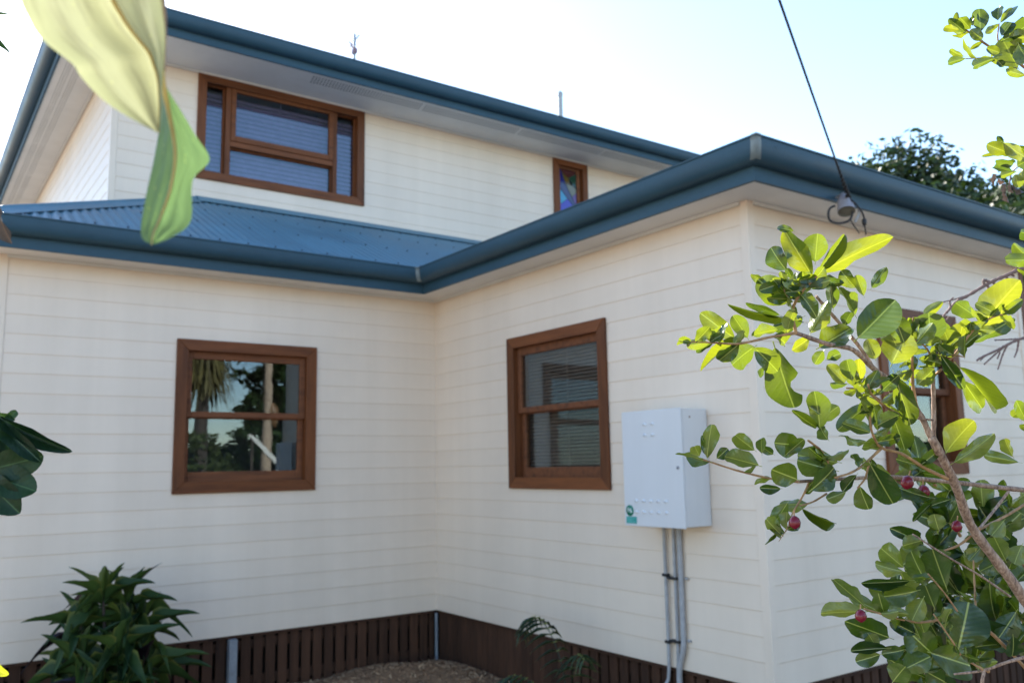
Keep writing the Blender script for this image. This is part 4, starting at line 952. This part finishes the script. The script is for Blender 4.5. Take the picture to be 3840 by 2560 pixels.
RIBM = mat_leaf('yellow_midrib', (0.62, 0.54, 0.27), (0.62, 0.54, 0.27), (0.62, 0.52, 0.22), 0.6, 0.5, spec=.1, vein=(0.62, 0.54, 0.27), nveins=0.)
hang = empty('hanging_branch', at(250, -1500, .45), 'large pale yellow green leaves hanging blurred in the top left corner', 'plant')
D1 = .385
L1 = [(300,-420),(150,-280),(60,-120),(77,0),(105,64),(140,127),(191,178),(274,242),(303,287),(383,373),(478,437),(592,499)]
M1 = [(310,-430),(330,-300),(375,-140),(424,0),(450,48),(478,95),(520,150),(558,198),(578,250),(592,300),(597,385),(597,500)]
R1 = [(325,-420),(470,-300),(570,-140),(604,0),(610,50),(617,95),(619,150),(617,200),(614,250),(611,310),(607,395),(600,500)]
ribbon_leaf('leaf', L1, M1, R1, ([D1-.005]*12, [D1-.012]*12), [D1+.012]*12, BIGLEAF, hang, valley=.014)
k_ = 1.668
L2 = [(x/k_, y/k_) for x, y in ((1005,440),(1010,560),(1005,700),(992,830),(962,1000),(918,1200),(882,1400),(890,1490),(945,1528))]
M2 = [(x/k_, y/k_) for x, y in ((1012,440),(1028,560),(1060,720),(1085,850),(1097,1000),(1062,1200),(1000,1370),(960,1460),(948,1530))]
R2 = [(x/k_, y/k_) for x, y in ((1022,440),(1040,540),(1130,690),(1225,850),(1312,1000),(1205,1130),(1195,1380),(1080,1480),(952,1531))]
ribbon_leaf('leaf', L2, M2, R2, ([D1+.05]*5+[D1+.045, D1+.035, D1+.026, D1+.02], [D1+.03, D1+.03, D1+.03, D1+.035, D1+.04, D1+.035, D1+.028, D1+.023, D1+.02]), [D1+.03]*7+[D1+.025, D1+.02],
            mat_leaf('green_hanging_leaf', (0.21, 0.30, 0.115), (0.22, 0.30, 0.125), (0.32, 0.44, 0.15), 0.6, 0.42, spec=.08, vein=(0.6, 0.6, 0.2), speck=.5, nveins=6., veinw=.012), hang, ripple=.35)
mb = MB(); mb.tube(smoothpath([at(250, -1500, .45), at(290, -1000, .42), at(318, -600, D1+.02), at(312, -425, D1+.012)]), [.004, .0035, .003, .0025, .002, .002, .002, .002, .002, .002, .002, .002, .002][:13], 8); mb.build('stem', TWIG, hang)
mb = MB(); mb.tube(smoothpath([at(318, -600, D1+.02), at(520, -300, D1+.05), at(610, 0, D1+.05), at(612, 265, D1+.03)]), .0012, 8); mb.build('stem', TWIG, hang)
# small dark leaf crossing the left edge
edge = empty('dark_leaf_spray', at(-300, 100, .8), 'dark narrow leaf poking in at the top left edge of the sky', 'plant')
put_leaf(edge, leaf_mesh('leaf', DARKLEAF, blade, bend=.1, fold=.3, seed=40), at(-240, 10, .8), at(22, 58, .8), 50*.8/FPX, .3)
put_leaf(edge, leaf_mesh('leaf', DARKLEAF, blade, bend=.2, fold=.3, seed=41), at(-160, -20, .8), at(12, 190, .8), 60*.8/FPX, .3)
mb = MB(); mb.tube([at(-300, 100, .8), at(-240, 10, .8), at(-160, -20, .8)], .002, 6); mb.build('stem', TWIGG, edge)
# curled dry leaf at the left edge
dry = empty('dry_curled_leaf', at(-40, 790, .6), 'curled grey brown dry leaf at the left end of the gutter', 'leaf')
put_leaf(dry, leaf_mesh('leaf', DRYL, oval, bend=.5, fold=.9, wave=.2, seed=44), at(-10, 770, .6), at(14, 905, .6), 62*.6/FPX, .4)
mb = MB(); mb.tube([at(-80, 700, .62), at(-10, 772, .6)], .0008, 5); mb.build('stem', TWIGG, dry)

# dark leaves entering at the left edge, mid height
lm = empty('broad_leaf_shrub', at(-420, 2600, 1.75), 'dark green broad leaves poking in at the left edge in front of the wall', 'shrub')
lm.location.z = -.5
DL = [leaf_mesh('leaf', DARKLEAF, oval, bend=b, fold=f, wave=w, seed=60+i) for i, (b, f, w) in enumerate(((.1, .2, .06), (.2, .3, .08), (.35, .4, .05), (.05, .25, .1)))]
for (bx_, by_, tx_, ty_, w_, v_, ro, dz) in ((0,1565,228,1700,62,2,.3,0), (5,1590,132,1722,66,1,.2,-.03), (-40,1760,158,1712,120,0,.1,.02), (-50,1780,130,1835,125,0,-.2,.0), (-60,1790,58,1918,120,1,.2,-.02), (-30,1540,55,1575,34,3,.5,.0),
        (20,1575,64,1540,34,3,.2,.02), (-60,1640,80,1660,120,0,.3,.05), (-90,1700,40,1760,120,3,-.3,.06), (-120,1600,10,1690,130,0,0,.05), (-160,1500,-20,1560,120,1,0,.05), (-200,1800,-40,1900,130,0,0,.05)):
    put_leaf(lm, DL[v_], at(bx_, by_, 1.75), at(tx_, ty_, 1.75+dz), w_*1.75/FPX, ro)
mb = MB(); mb.tube(smoothpath([lm.location, at(-380, 2100, 1.78), at(-220, 1800, 1.76), at(-60, 1650, 1.75), at(0, 1570, 1.75)]), [.012-.0005*i for i in range(17)], 8); mb.build('stem', TRUNKD, lm)
# sunlit yellow leaf low at the left edge
yl = empty('yellow_leaf_plant', at(-200, 2900, .8), 'bright yellow leaf tip at the bottom left edge', 'plant'); yl.location.z = -.5
YM = leaf_mesh('leaf', YLEAF, oval, bend=.3, fold=.4, wave=.12, seed=70)
put_leaf(yl, YM, at(-60, 2480, .8), at(22, 2530, .8), 42*.8/FPX, .2); put_leaf(yl, YM, at(-120, 2500, .8), at(-30, 2560, .82), 46*.8/FPX, .2)
mb = MB(); mb.tube(smoothpath([yl.location, at(-180, 2700, .8), at(-120, 2500, .8), at(-60, 2480, .8)]), .002, 6); mb.build('stem', TWIG, yl)

# dry twigs at the right edge
tw = empty('dry_vine', at(4150, 2600, 2.0), 'bare dry vine with curled tendrils at the right edge above the shrub', 'vine'); tw.location.z = -.5
def twig(pts, r, parent, name='stem', d_=1.75):
    P3 = smoothpath([at(x, y, d_) for x, y in pts], 5); mb = MB(); mb.tube(P3, [r*d_/FPX*(1-.35*i/len(P3))*(1+.2*math.sin(i*2.7)) for i in range(len(P3))], 7); mb.build(name, TWIGG, parent)
for pts, r in (([(4150, 900), (3980, 950), (3839, 1003), (3775, 1032), (3715, 1058), (3635, 1105), (3587, 1132), (3549, 1172)], 8), ([(3710, 1058), (3690, 1050), (3690, 1064), (3706, 1076), (3700, 1094)], 6), ([(3775, 1032), (3776, 1050), (3784, 1062), (3788, 1070)], 6),
               ([(3790, 1026), (3798, 1032), (3803, 1034)], 5), ([(3635, 1104), (3580, 1122), (3520, 1136)], 3), ([(3565, 1150), (3562, 1130), (3575, 1115)], 4), ([(3552, 1168), (3535, 1190), (3548, 1200), (3560, 1185)], 4), ([(3720, 1052), (3730, 1070), (3722, 1080)], 5)):
    twig(pts, r, tw)
twig([(4150, 2600), (4250, 1800), (4220, 1200), (4150, 900)], 12, tw)
for o_ in tw.children: pass
t2 = empty('bare_twig', at(4300, 2400, 2.6), 'bare forked twig at the right edge in front of the cream wall', 'twig'); t2.location.z = -.5
for pts, r in (([(4200, 1180), (3980, 1240), (3839, 1267), (3778, 1292), (3740, 1312), (3680, 1340), (3662, 1352)], 6), ([(3778, 1292), (3760, 1330), (3742, 1385)], 4), ([(3778, 1290), (3730, 1330), (3690, 1366)], 4), ([(3830, 1270), (3790, 1272), (3730, 1275)], 4), ([(3740, 1312), (3700, 1330), (3676, 1352)], 3), ([(3820, 1272), (3815, 1310), (3804, 1340)], 4), ([(3740, 1345), (3750, 1320)], 3)):
    twig(pts, r, t2, d_=2.4)
twig([(4300, 2700), (4350, 1900), (4300, 1400), (4200, 1180)], 9, t2, d_=2.4)
dl = empty('withered_leaves', at(3830, 600, 1.2), 'small withered brown leaves hanging under the top right sprig', 'leaves')
WM = leaf_mesh('leaf', DRYL, oval, bend=.4, fold=.9, wave=.2, seed=77)
for (a, b, c_, d_) in ((3738, 655, 3722, 690), (3745, 670, 3765, 690), (3775, 690, 3765, 730), (3790, 690, 3795, 725), (3772, 720, 3776, 760), (3800, 690, 3835, 730)): put_leaf(dl, WM, at(a, b, 1.4), at(c_, d_, 1.4), 17*1.4/FPX, .5)
mb = MB(); mb.tube(smoothpath([at(3880, 590, 1.35), at(3800, 640, 1.4), at(3785, 690, 1.4)]), .0012, 5); mb.build('stem', TWIGG, dl)

# ------------------------------------------------------------------ cordyline by the wall
cb = Vector((-2.80, -0.70, -0.46))
crown_x = lambda x: -2.85+(x+2.83)*.86
cord = empty('cordyline', cb, 'dark green and purple cordyline clump in front of the left wall', 'plant')
lance = lambda t: math.sin(math.pi*t**.82)**.85 if 0 < t < 1 else 0.0
CM = [leaf_mesh('leaf', CORD, lance, bend=b, fold=.35, wave=w, n=12, mcross=4, twist=tw_, seed=80+i) for i, (b, w, tw_) in enumerate(((.20, .06, .1), (.45, .07, -.2), (.75, .10, .2), (1.0, .07, -.1)))]
CP = [leaf_mesh('leaf', CORDP, blade, bend=b, fold=.35, wave=.05, n=12, mcross=4, seed=90+i) for i, b in enumerate((.4, .7))]
rn = random.Random(31)
crowns = [(-2.87, -0.62, 0.43, 22), (-2.68, -0.58, 0.38, 20), (-3.00, -0.56, 0.26, 20), (-2.60, -0.66, 0.22, 22), (-3.02, -0.75, 0.04, 24), (-2.80, -0.86, 0.12, 24), (-2.62, -0.80, -0.02, 22), (-2.93, -0.90, -0.10, 22), (-3.08, -.66, -.16, 18), (-2.56, -.62, -.06, 18)]
for ci, (x, y, z, n) in enumerate(crowns):
    n = int(n*.72)
    top = Vector((crown_x(x), y, z+.03)); mb = MB()
    mb.tube(smoothpath([cb+Vector((rn.uniform(-.1, .1), rn.uniform(-.08, .08), -.05)), (cb+top)/2+Vector((rn.uniform(-.04, .04), rn.uniform(-.04, .04), 0)), top]), [.016, .016, .015, .014, .013, .012, .011, .010, .009], 8); mb.build('stem', TRUNKD, cord)
    for k in range(n):
        az = k*2.4+rn.uniform(-.3, .3); t_ = k/n
        el = R(80)-t_*R(125)+rn.uniform(-.15, .15)
        L = rn.uniform(.25, .36)*(0.85+.3*min(1, t_*2)); W = rn.uniform(.054, .080)
        dirv = Vector((math.cos(az)*math.cos(el), math.sin(az)*math.cos(el), math.sin(el)))
        base = top+Vector((0, 0, -.10*t_))+Vector((math.cos(az), math.sin(az), 0))*.012
        if base.y+dirv.y*L > -0.06: dirv.y = (-0.06-base.y)/L; dirv.normalize()
        nrm = Vector((-math.cos(az)*math.sin(el), -math.sin(az)*math.sin(el), math.cos(el)))
        s_ = dirv.cross(nrm).normalized(); nrm = s_.cross(dirv)
        Wd = W
        mw = Matrix((s_*Wd, dirv*L, nrm*L)).transposed().to_4x4(); mw.translation = base
        me = rn.choice(CP) if (rn.random() < .12) else CM[min(3, int(t_*3+rn.uniform(0, 1.2)))]
        link_mesh('leaf', me, cord, mw)

# ------------------------------------------------------------------ small palm by the corner wall
pb = Vector((-0.42, -2.36, -0.46))
palm = empty('palm_seedling', pb, 'small dark palm seedling with an arching frond against the wall under the window', 'palm')
LFM = leaf_mesh('leaflet', PALMG, blade, bend=.35, fold=.2, n=5, mcross=2, seed=3)
def frond(path, nl, L, mat=PALMG):
    P3 = smoothpath(path, 8); n = len(P3); mb = MB(); mb.tube(P3, [.0045*(1-.7*i/n) for i in range(n)], 6)
    o = mb.build('frond', PALMG, palm)
    for i in range(nl):
        t = .28+.70*i/nl; k = t*(n-1); a = int(k); p = P3[a]+(P3[min(a+1, n-1)]-P3[a])*(k-a); tg = (P3[min(a+1, n-1)]-P3[max(a-1, 0)]).normalized()
        for sgn in (-1, 1):
            side = tg.cross(Vector((0, 0, 1))).normalized()*sgn
            dv = (side*.75+tg*.45+Vector((0, 0, -.35))).normalized(); ll = L*(1-.55*abs(t-.55)/.45)
            nr = (Vector((0, 0, 1))-dv*dv.z).normalized(); s_ = dv.cross(nr)
            mw = Matrix((s_*.020, dv*ll, nr*ll)).transposed().to_4x4(); mw.translation = p; link_mesh('leaflet', LFM, o, mw)
V = Vector
frond([pb, pb+V((.02, .05, .35)), pb+V((.0, .17, .62)), pb+V((-.03, .32, .70)), pb+V((-.06, .43, .56))], 14, .22)
frond([pb, pb+V((0, -.04, .30)), pb+V((-.02, -.14, .52)), pb+V((-.04, -.26, .50))], 9, .18)
frond([pb, pb+V((-.10, .10, .25)), pb+V((-.22, .25, .36)), pb+V((-.32, .40, .28))], 10, .2)
frond([pb, pb+V((-.08, -.02, .2)), pb+V((-.20, -.06, .34)), pb+V((-.34, -.10, .30))], 9, .18)
tuft = empty('grass_tuft', (-0.45, -2.52, -.46), 'yellow green strappy tuft at the foot of the palm seedling', 'plant')
TM = leaf_mesh('blade', mat_leaf('tuft_blade', (0.07, 0.085, 0.012), (0.08, 0.09, 0.02), (0.1, 0.12, 0.02), .5, .3, nveins=0.), blade, bend=.5, fold=.2, n=6, mcross=2, seed=4)
for k in range(16):
    az = rn.uniform(0, 6.28); el = rn.uniform(.9, 1.45); L = rn.uniform(.18, .36)
    dv = V((math.cos(az)*math.cos(el), math.sin(az)*math.cos(el), math.sin(el))); nr = V((-math.cos(az)*math.sin(el), -math.sin(az)*math.sin(el), math.cos(el))); s_ = dv.cross(nr)
    mw = Matrix((s_*.028, dv*L, nr*L)).transposed().to_4x4(); mw.translation = V(tuft.location); link_mesh('blade', TM, tuft, mw)

# ------------------------------------------------------------------ trees
def tree(loc, lobes, n, size, mat, label, group, seed, trunk_r=.18, name='tree'):
    r_ = random.Random(seed); loc = V(loc); o = empty(name, loc, label, 'tree', group)
    mb = MB(); top = max(c[2] for c, _ in lobes)
    tops = [loc+V(c) for c, _ in lobes]; cen = sum((V(c) for c, _ in lobes), V())/len(lobes)
    fork = loc+V((cen.x*.4, cen.y*.4, cen.z*.45))
    mb.tube(smoothpath([loc+V((0, 0, -.1)), loc+(fork-loc)*.5+V((.06, .03, 0)), fork]), [trunk_r*(1-.45*i/8) for i in range(9)], 9)
    for t_ in tops: mb.tube([fork, (fork+t_)/2+V((r_.uniform(-.2, .2), r_.uniform(-.2, .2), .15)), t_], [trunk_r*.5, trunk_r*.3, trunk_r*.08], 7)
    mb.build('trunk', TRUNKD, o)
    cr = MB(); vol = [rx*ry*rz_ for _, (rx, ry, rz_) in lobes]; tot = sum(v**.67 for v in vol)
    for (c, rad), vv in zip(lobes, vol):
        k = int(n*vv**.67/tot); c = loc+V(c)
        ncl = max(5, k//26)
        for _ in range(ncl):
            d = V((r_.gauss(0, 1), r_.gauss(0, 1), r_.gauss(0, 1))).normalized(); q = r_.uniform(.35, 1.0)**.5*r_.uniform(.92, 1.10)
            cc = c+V((d.x*rad[0]*q, d.y*rad[1]*q, d.z*rad[2]*q)); cs = r_.uniform(.6, 1.2)*min(rad)*.30
            for _ in range(26):
                p = cc+V((r_.gauss(0, cs*.55), r_.gauss(0, cs*.55), r_.gauss(0, cs*.5)))
                u = V((r_.gauss(0, 1), r_.gauss(0, 1), r_.gauss(0, .6))).normalized(); w_ = u.orthogonal().normalized(); w_ = Matrix.Rotation(r_.uniform(0, 6.28), 3, u) @ w_
                s_ = size*r_.uniform(.6, 1.3)
                cr.add([p-u*s_, p+w_*s_*.42+u*s_*.05, p+u*s_, p-w_*s_*.42+u*s_*.05], [(0, 1, 2, 3)])
    cr.build('crown', mat, o)
    return o
rr = random.Random(77)
def lobes_for(w, h, base, k, seed):
    r_ = random.Random(seed); return [((r_.uniform(-.5, .5)*w, r_.uniform(-.4, .4)*w, base+h*r_.uniform(.15, .85)), (w*r_.uniform(.22, .34), w*r_.uniform(.22, .34), h*r_.uniform(.18, .28))) for _ in range(k)]
GR = 'trees behind the house on the right'
for px_, py_, D, w, hbase, label, sd_ in ((3255, 520, 24, 4.4, 1.5, 'dark leafy tree showing above the gutter, leftmost behind the house', 1), (3420, 690, 27, 6.0, 1.0, 'dark leafy tree in the middle behind the right gutter', 2), (3590, 680, 23, 5.4, .8, 'dark leafy tree right of the middle behind the gutter', 3),
                             (3760, 650, 20, 5.6, .3, 'tall dark leafy tree at the right edge behind the roof', 4), (3960, 720, 17, 5.5, .2, 'dark leafy tree standing past the right end of the house', 5), (3900, 1100, 11, 3.2, .0, 'dark bushy tree just past the end wall', 6)):
    t_ = at(px_, py_, D); h = (t_.z+.52)*.99-hbase
    lb = lobes_for(w*1.25, h, hbase, 10, sd_+50)
    lb.append(((0, 0, hbase+h*.86), (w*.24, w*.24, h*.13))); lb.append(((w*.3, 0, hbase+h*.74), (w*.22, w*.22, h*.14))); lb.append(((-w*.3, .2, hbase+h*.72), (w*.22, w*.22, h*.14)))
    kz = (hbase+h*1.0)/max(c[2]+1.28*r[2] for c, r in lb)
    lb = [((c[0], c[1], c[2]*kz), r) for c, r in lb]
    tree((t_.x, t_.y, -.52), lb, 80000, .100*D/24+.015, FOLD, label, GR, sd_, .2)

# the garden behind the camera, which the windows mirror
GB = 'trees across the garden'
tree((8.3, -24, -.52), lobes_for(3.4, 6.0, 1.0, 9, 5)+[((-.9, 0, 4.6), (1.0, 1.0, .9)), ((.6, 0, 6.8), (1.5, 1.3, 1.4))], 7000, .20, FOL, 'big dark tree across the garden seen mirrored in the corner window', GB, 11, .3)
tree((3.5, -20.5, -.52), lobes_for(2.4, 2.6, .2, 7, 6), 4000, .14, FOL2, 'rounded olive bush across the garden', GB, 12, .1)
tree((5.6, -27, -.52), lobes_for(4.2, 2.6, .1, 8, 15), 5000, .18, FOL, 'low dark shrubbery across the garden behind the handrail', GB, 18, .12)
tree((10.5, -24, -.52), lobes_for(5, 6.5, 1, 9, 7), 5000, .22, FOL2, 'olive green tree at the far side of the garden', GB, 13, .25)
tree((-8, -24, -.52), lobes_for(6, 7, 1, 9, 8), 5000, .24, FOL, 'broad dark tree at the back left of the garden', GB, 14, .25)
tree((-1.5, -30, -.52), lobes_for(6, 6, .6, 9, 9), 5000, .24, FOL2, 'wide olive tree at the back of the garden', GB, 15, .25)
tree((16, -9, -.52), lobes_for(5, 2.7, .2, 9, 10), 5000, .2, FOL2, 'olive tree beside the garden fence', GB, 16, .2)
tree((17, -13, -.52), lobes_for(5, 2.2, .2, 9, 12), 5000, .2, FOL, 'low dark tree beside the garden fence', GB, 17, .2)
pl_ = empty('skirted_palm', (3.4, -19.5, -.52), 'palm with a skirt of hanging brown fronds across the garden', 'palm')
mb = MB(); mb.tube([(3.4, -19.5, -.6), (3.4, -19.5, 6.2)], [.22, .18], 10); mb.build('trunk', TRUNKD, pl_)
mb = MB(); r_ = random.Random(4)
for i in range(900):
    a = r_.uniform(0, 6.28); rr0 = r_.uniform(.15, .5); z0 = r_.uniform(4.4, 6.6); L = r_.uniform(.7, 1.6); rr1 = rr0+r_.uniform(.1, .55)
    p = V((3.4+math.cos(a)*rr0, -19.5+math.sin(a)*rr0, z0)); q = V((3.4+math.cos(a)*rr1*1.2, -19.5+math.sin(a)*rr1*1.2, z0-L)); s_ = V((-math.sin(a), math.cos(a), 0))*.04
    mb.add([p-s_, p+s_, q+s_*.3, q-s_*.3], [(0, 1, 2, 3)])
mb.build('skirt', FRONDS, pl_)
mb = MB()
for i in range(26):
    a = r_.uniform(0, 6.28); e = r_.uniform(-.2, 1.2); c_ = V((3.4, -19.5, 6.3)); dv = V((math.cos(a)*math.cos(e), math.sin(a)*math.cos(e), math.sin(e)))
    for k in range(14):
        p = c_+dv*(.4+k*.1)+V((0, 0, -.02*k*k*.3)); s_ = V((-math.sin(a), math.cos(a), -.3))*(.5-.02*k)
        mb.add([p, p+dv*.06, p+s_+dv*.1], [(0, 1, 2)]); mb.add([p, p+dv*.06, p-s_+dv*.1], [(0, 2, 1)])
mb.build('crown', FOL2, pl_)
p2 = empty('slender_palm', (4.85, -18, -.52), 'slender pale trunked palm across the garden', 'palm')
mb = MB(); mb.tube([(4.85, -18, -.6), (4.88, -18, 3), (4.82, -18, 7.2)], [.17, .13, .11], 12); mb.build('trunk', mat_plain('pale_palm_bark', (0.42, 0.31, 0.22), .8, scale=8), p2)
mb = MB()
for i in range(22):
    a = r_.uniform(0, 6.28); e = r_.uniform(-.1, 1.2); c_ = V((4.82, -18, 7.2)); dv = V((math.cos(a)*math.cos(e), math.sin(a)*math.cos(e), math.sin(e)))
    for k in range(16):
        p = c_+dv*(.3+k*.13)+V((0, 0, -.012*k*k)); s_ = V((-math.sin(a), math.cos(a), -.5))*(.45-.015*k)
        mb.add([p, p+dv*.07, p+s_+dv*.1], [(0, 1, 2)]); mb.add([p, p+dv*.07, p-s_+dv*.1], [(0, 2, 1)])
mb.build('crown', FOL2, p2)
mb = MB(); mb.lathe((5.0, -18, 3.0), (0.25, 0, -1), [(0, -.3), (.1, -.2), (.18, 0), (.16, .3), (0, .5)], 10); mb.build('fruit_stalk', mat_plain('orange_fruit', (.20, .10, .04)), p2)
nh = empty('neighbour_house', (4.0, -34, -.52), 'white gabled neighbouring house across the garden', 'house')
mb = MB(); mb.box((1, -38, -.52), (6.0, -33, 2.3)); mb.build('wall', TRIMW, nh)
mb = MB(); mb.prism([(.6, -38.4, 2.3), (3.6, -38.4, 4.0), (6.4, -38.4, 2.3)], (0, 5.7, 0)); mb.build('roof', mat_plain('pale_roof', (.42, .40, .38), .6), nh)
mb = MB(); mb.box((2.2, -33.02, .6), (3.2, -32.98, 1.8)); mb.build('window', DARK, nh)
rp = empty('white_handrail', (4.2, -16, -.52), 'white sloping handrail across the garden', 'railing')
mb = MB(); mb.prism([(3.6, -16, 2.2), (3.75, -16, 2.2), (5.3, -16, .75), (5.1, -16, .75)], (0, .08, 0)); mb.build('rail', TRIMW, rp)
mb = MB()
for x, zt_ in ((3.75, 2.1), (4.5, 1.4), (5.15, .8)): mb.box((x-.04, -15.99, -.55), (x+.04, -15.93, zt_))
mb.build('post', TRUNKD, rp)
sh = empty('dark_shed', (6.9, -17, -.52), 'dark blue grey garden shed across the garden', 'shed')
mb = MB(); mb.box((6.35, -18, -.52), (8.4, -16.4, 1.7)); mb.build('wall', mat_plain('shed_steel', (.05, .07, .10), .5), sh)
mb = MB(); mb.prism([(6.25, -18.1, 1.7), (7.4, -18.1, 2.15), (8.5, -18.1, 1.7)], (0, 1.8, 0)); mb.build('roof', mat_plain('shed_roof', (.08, .09, .11), .5), sh)
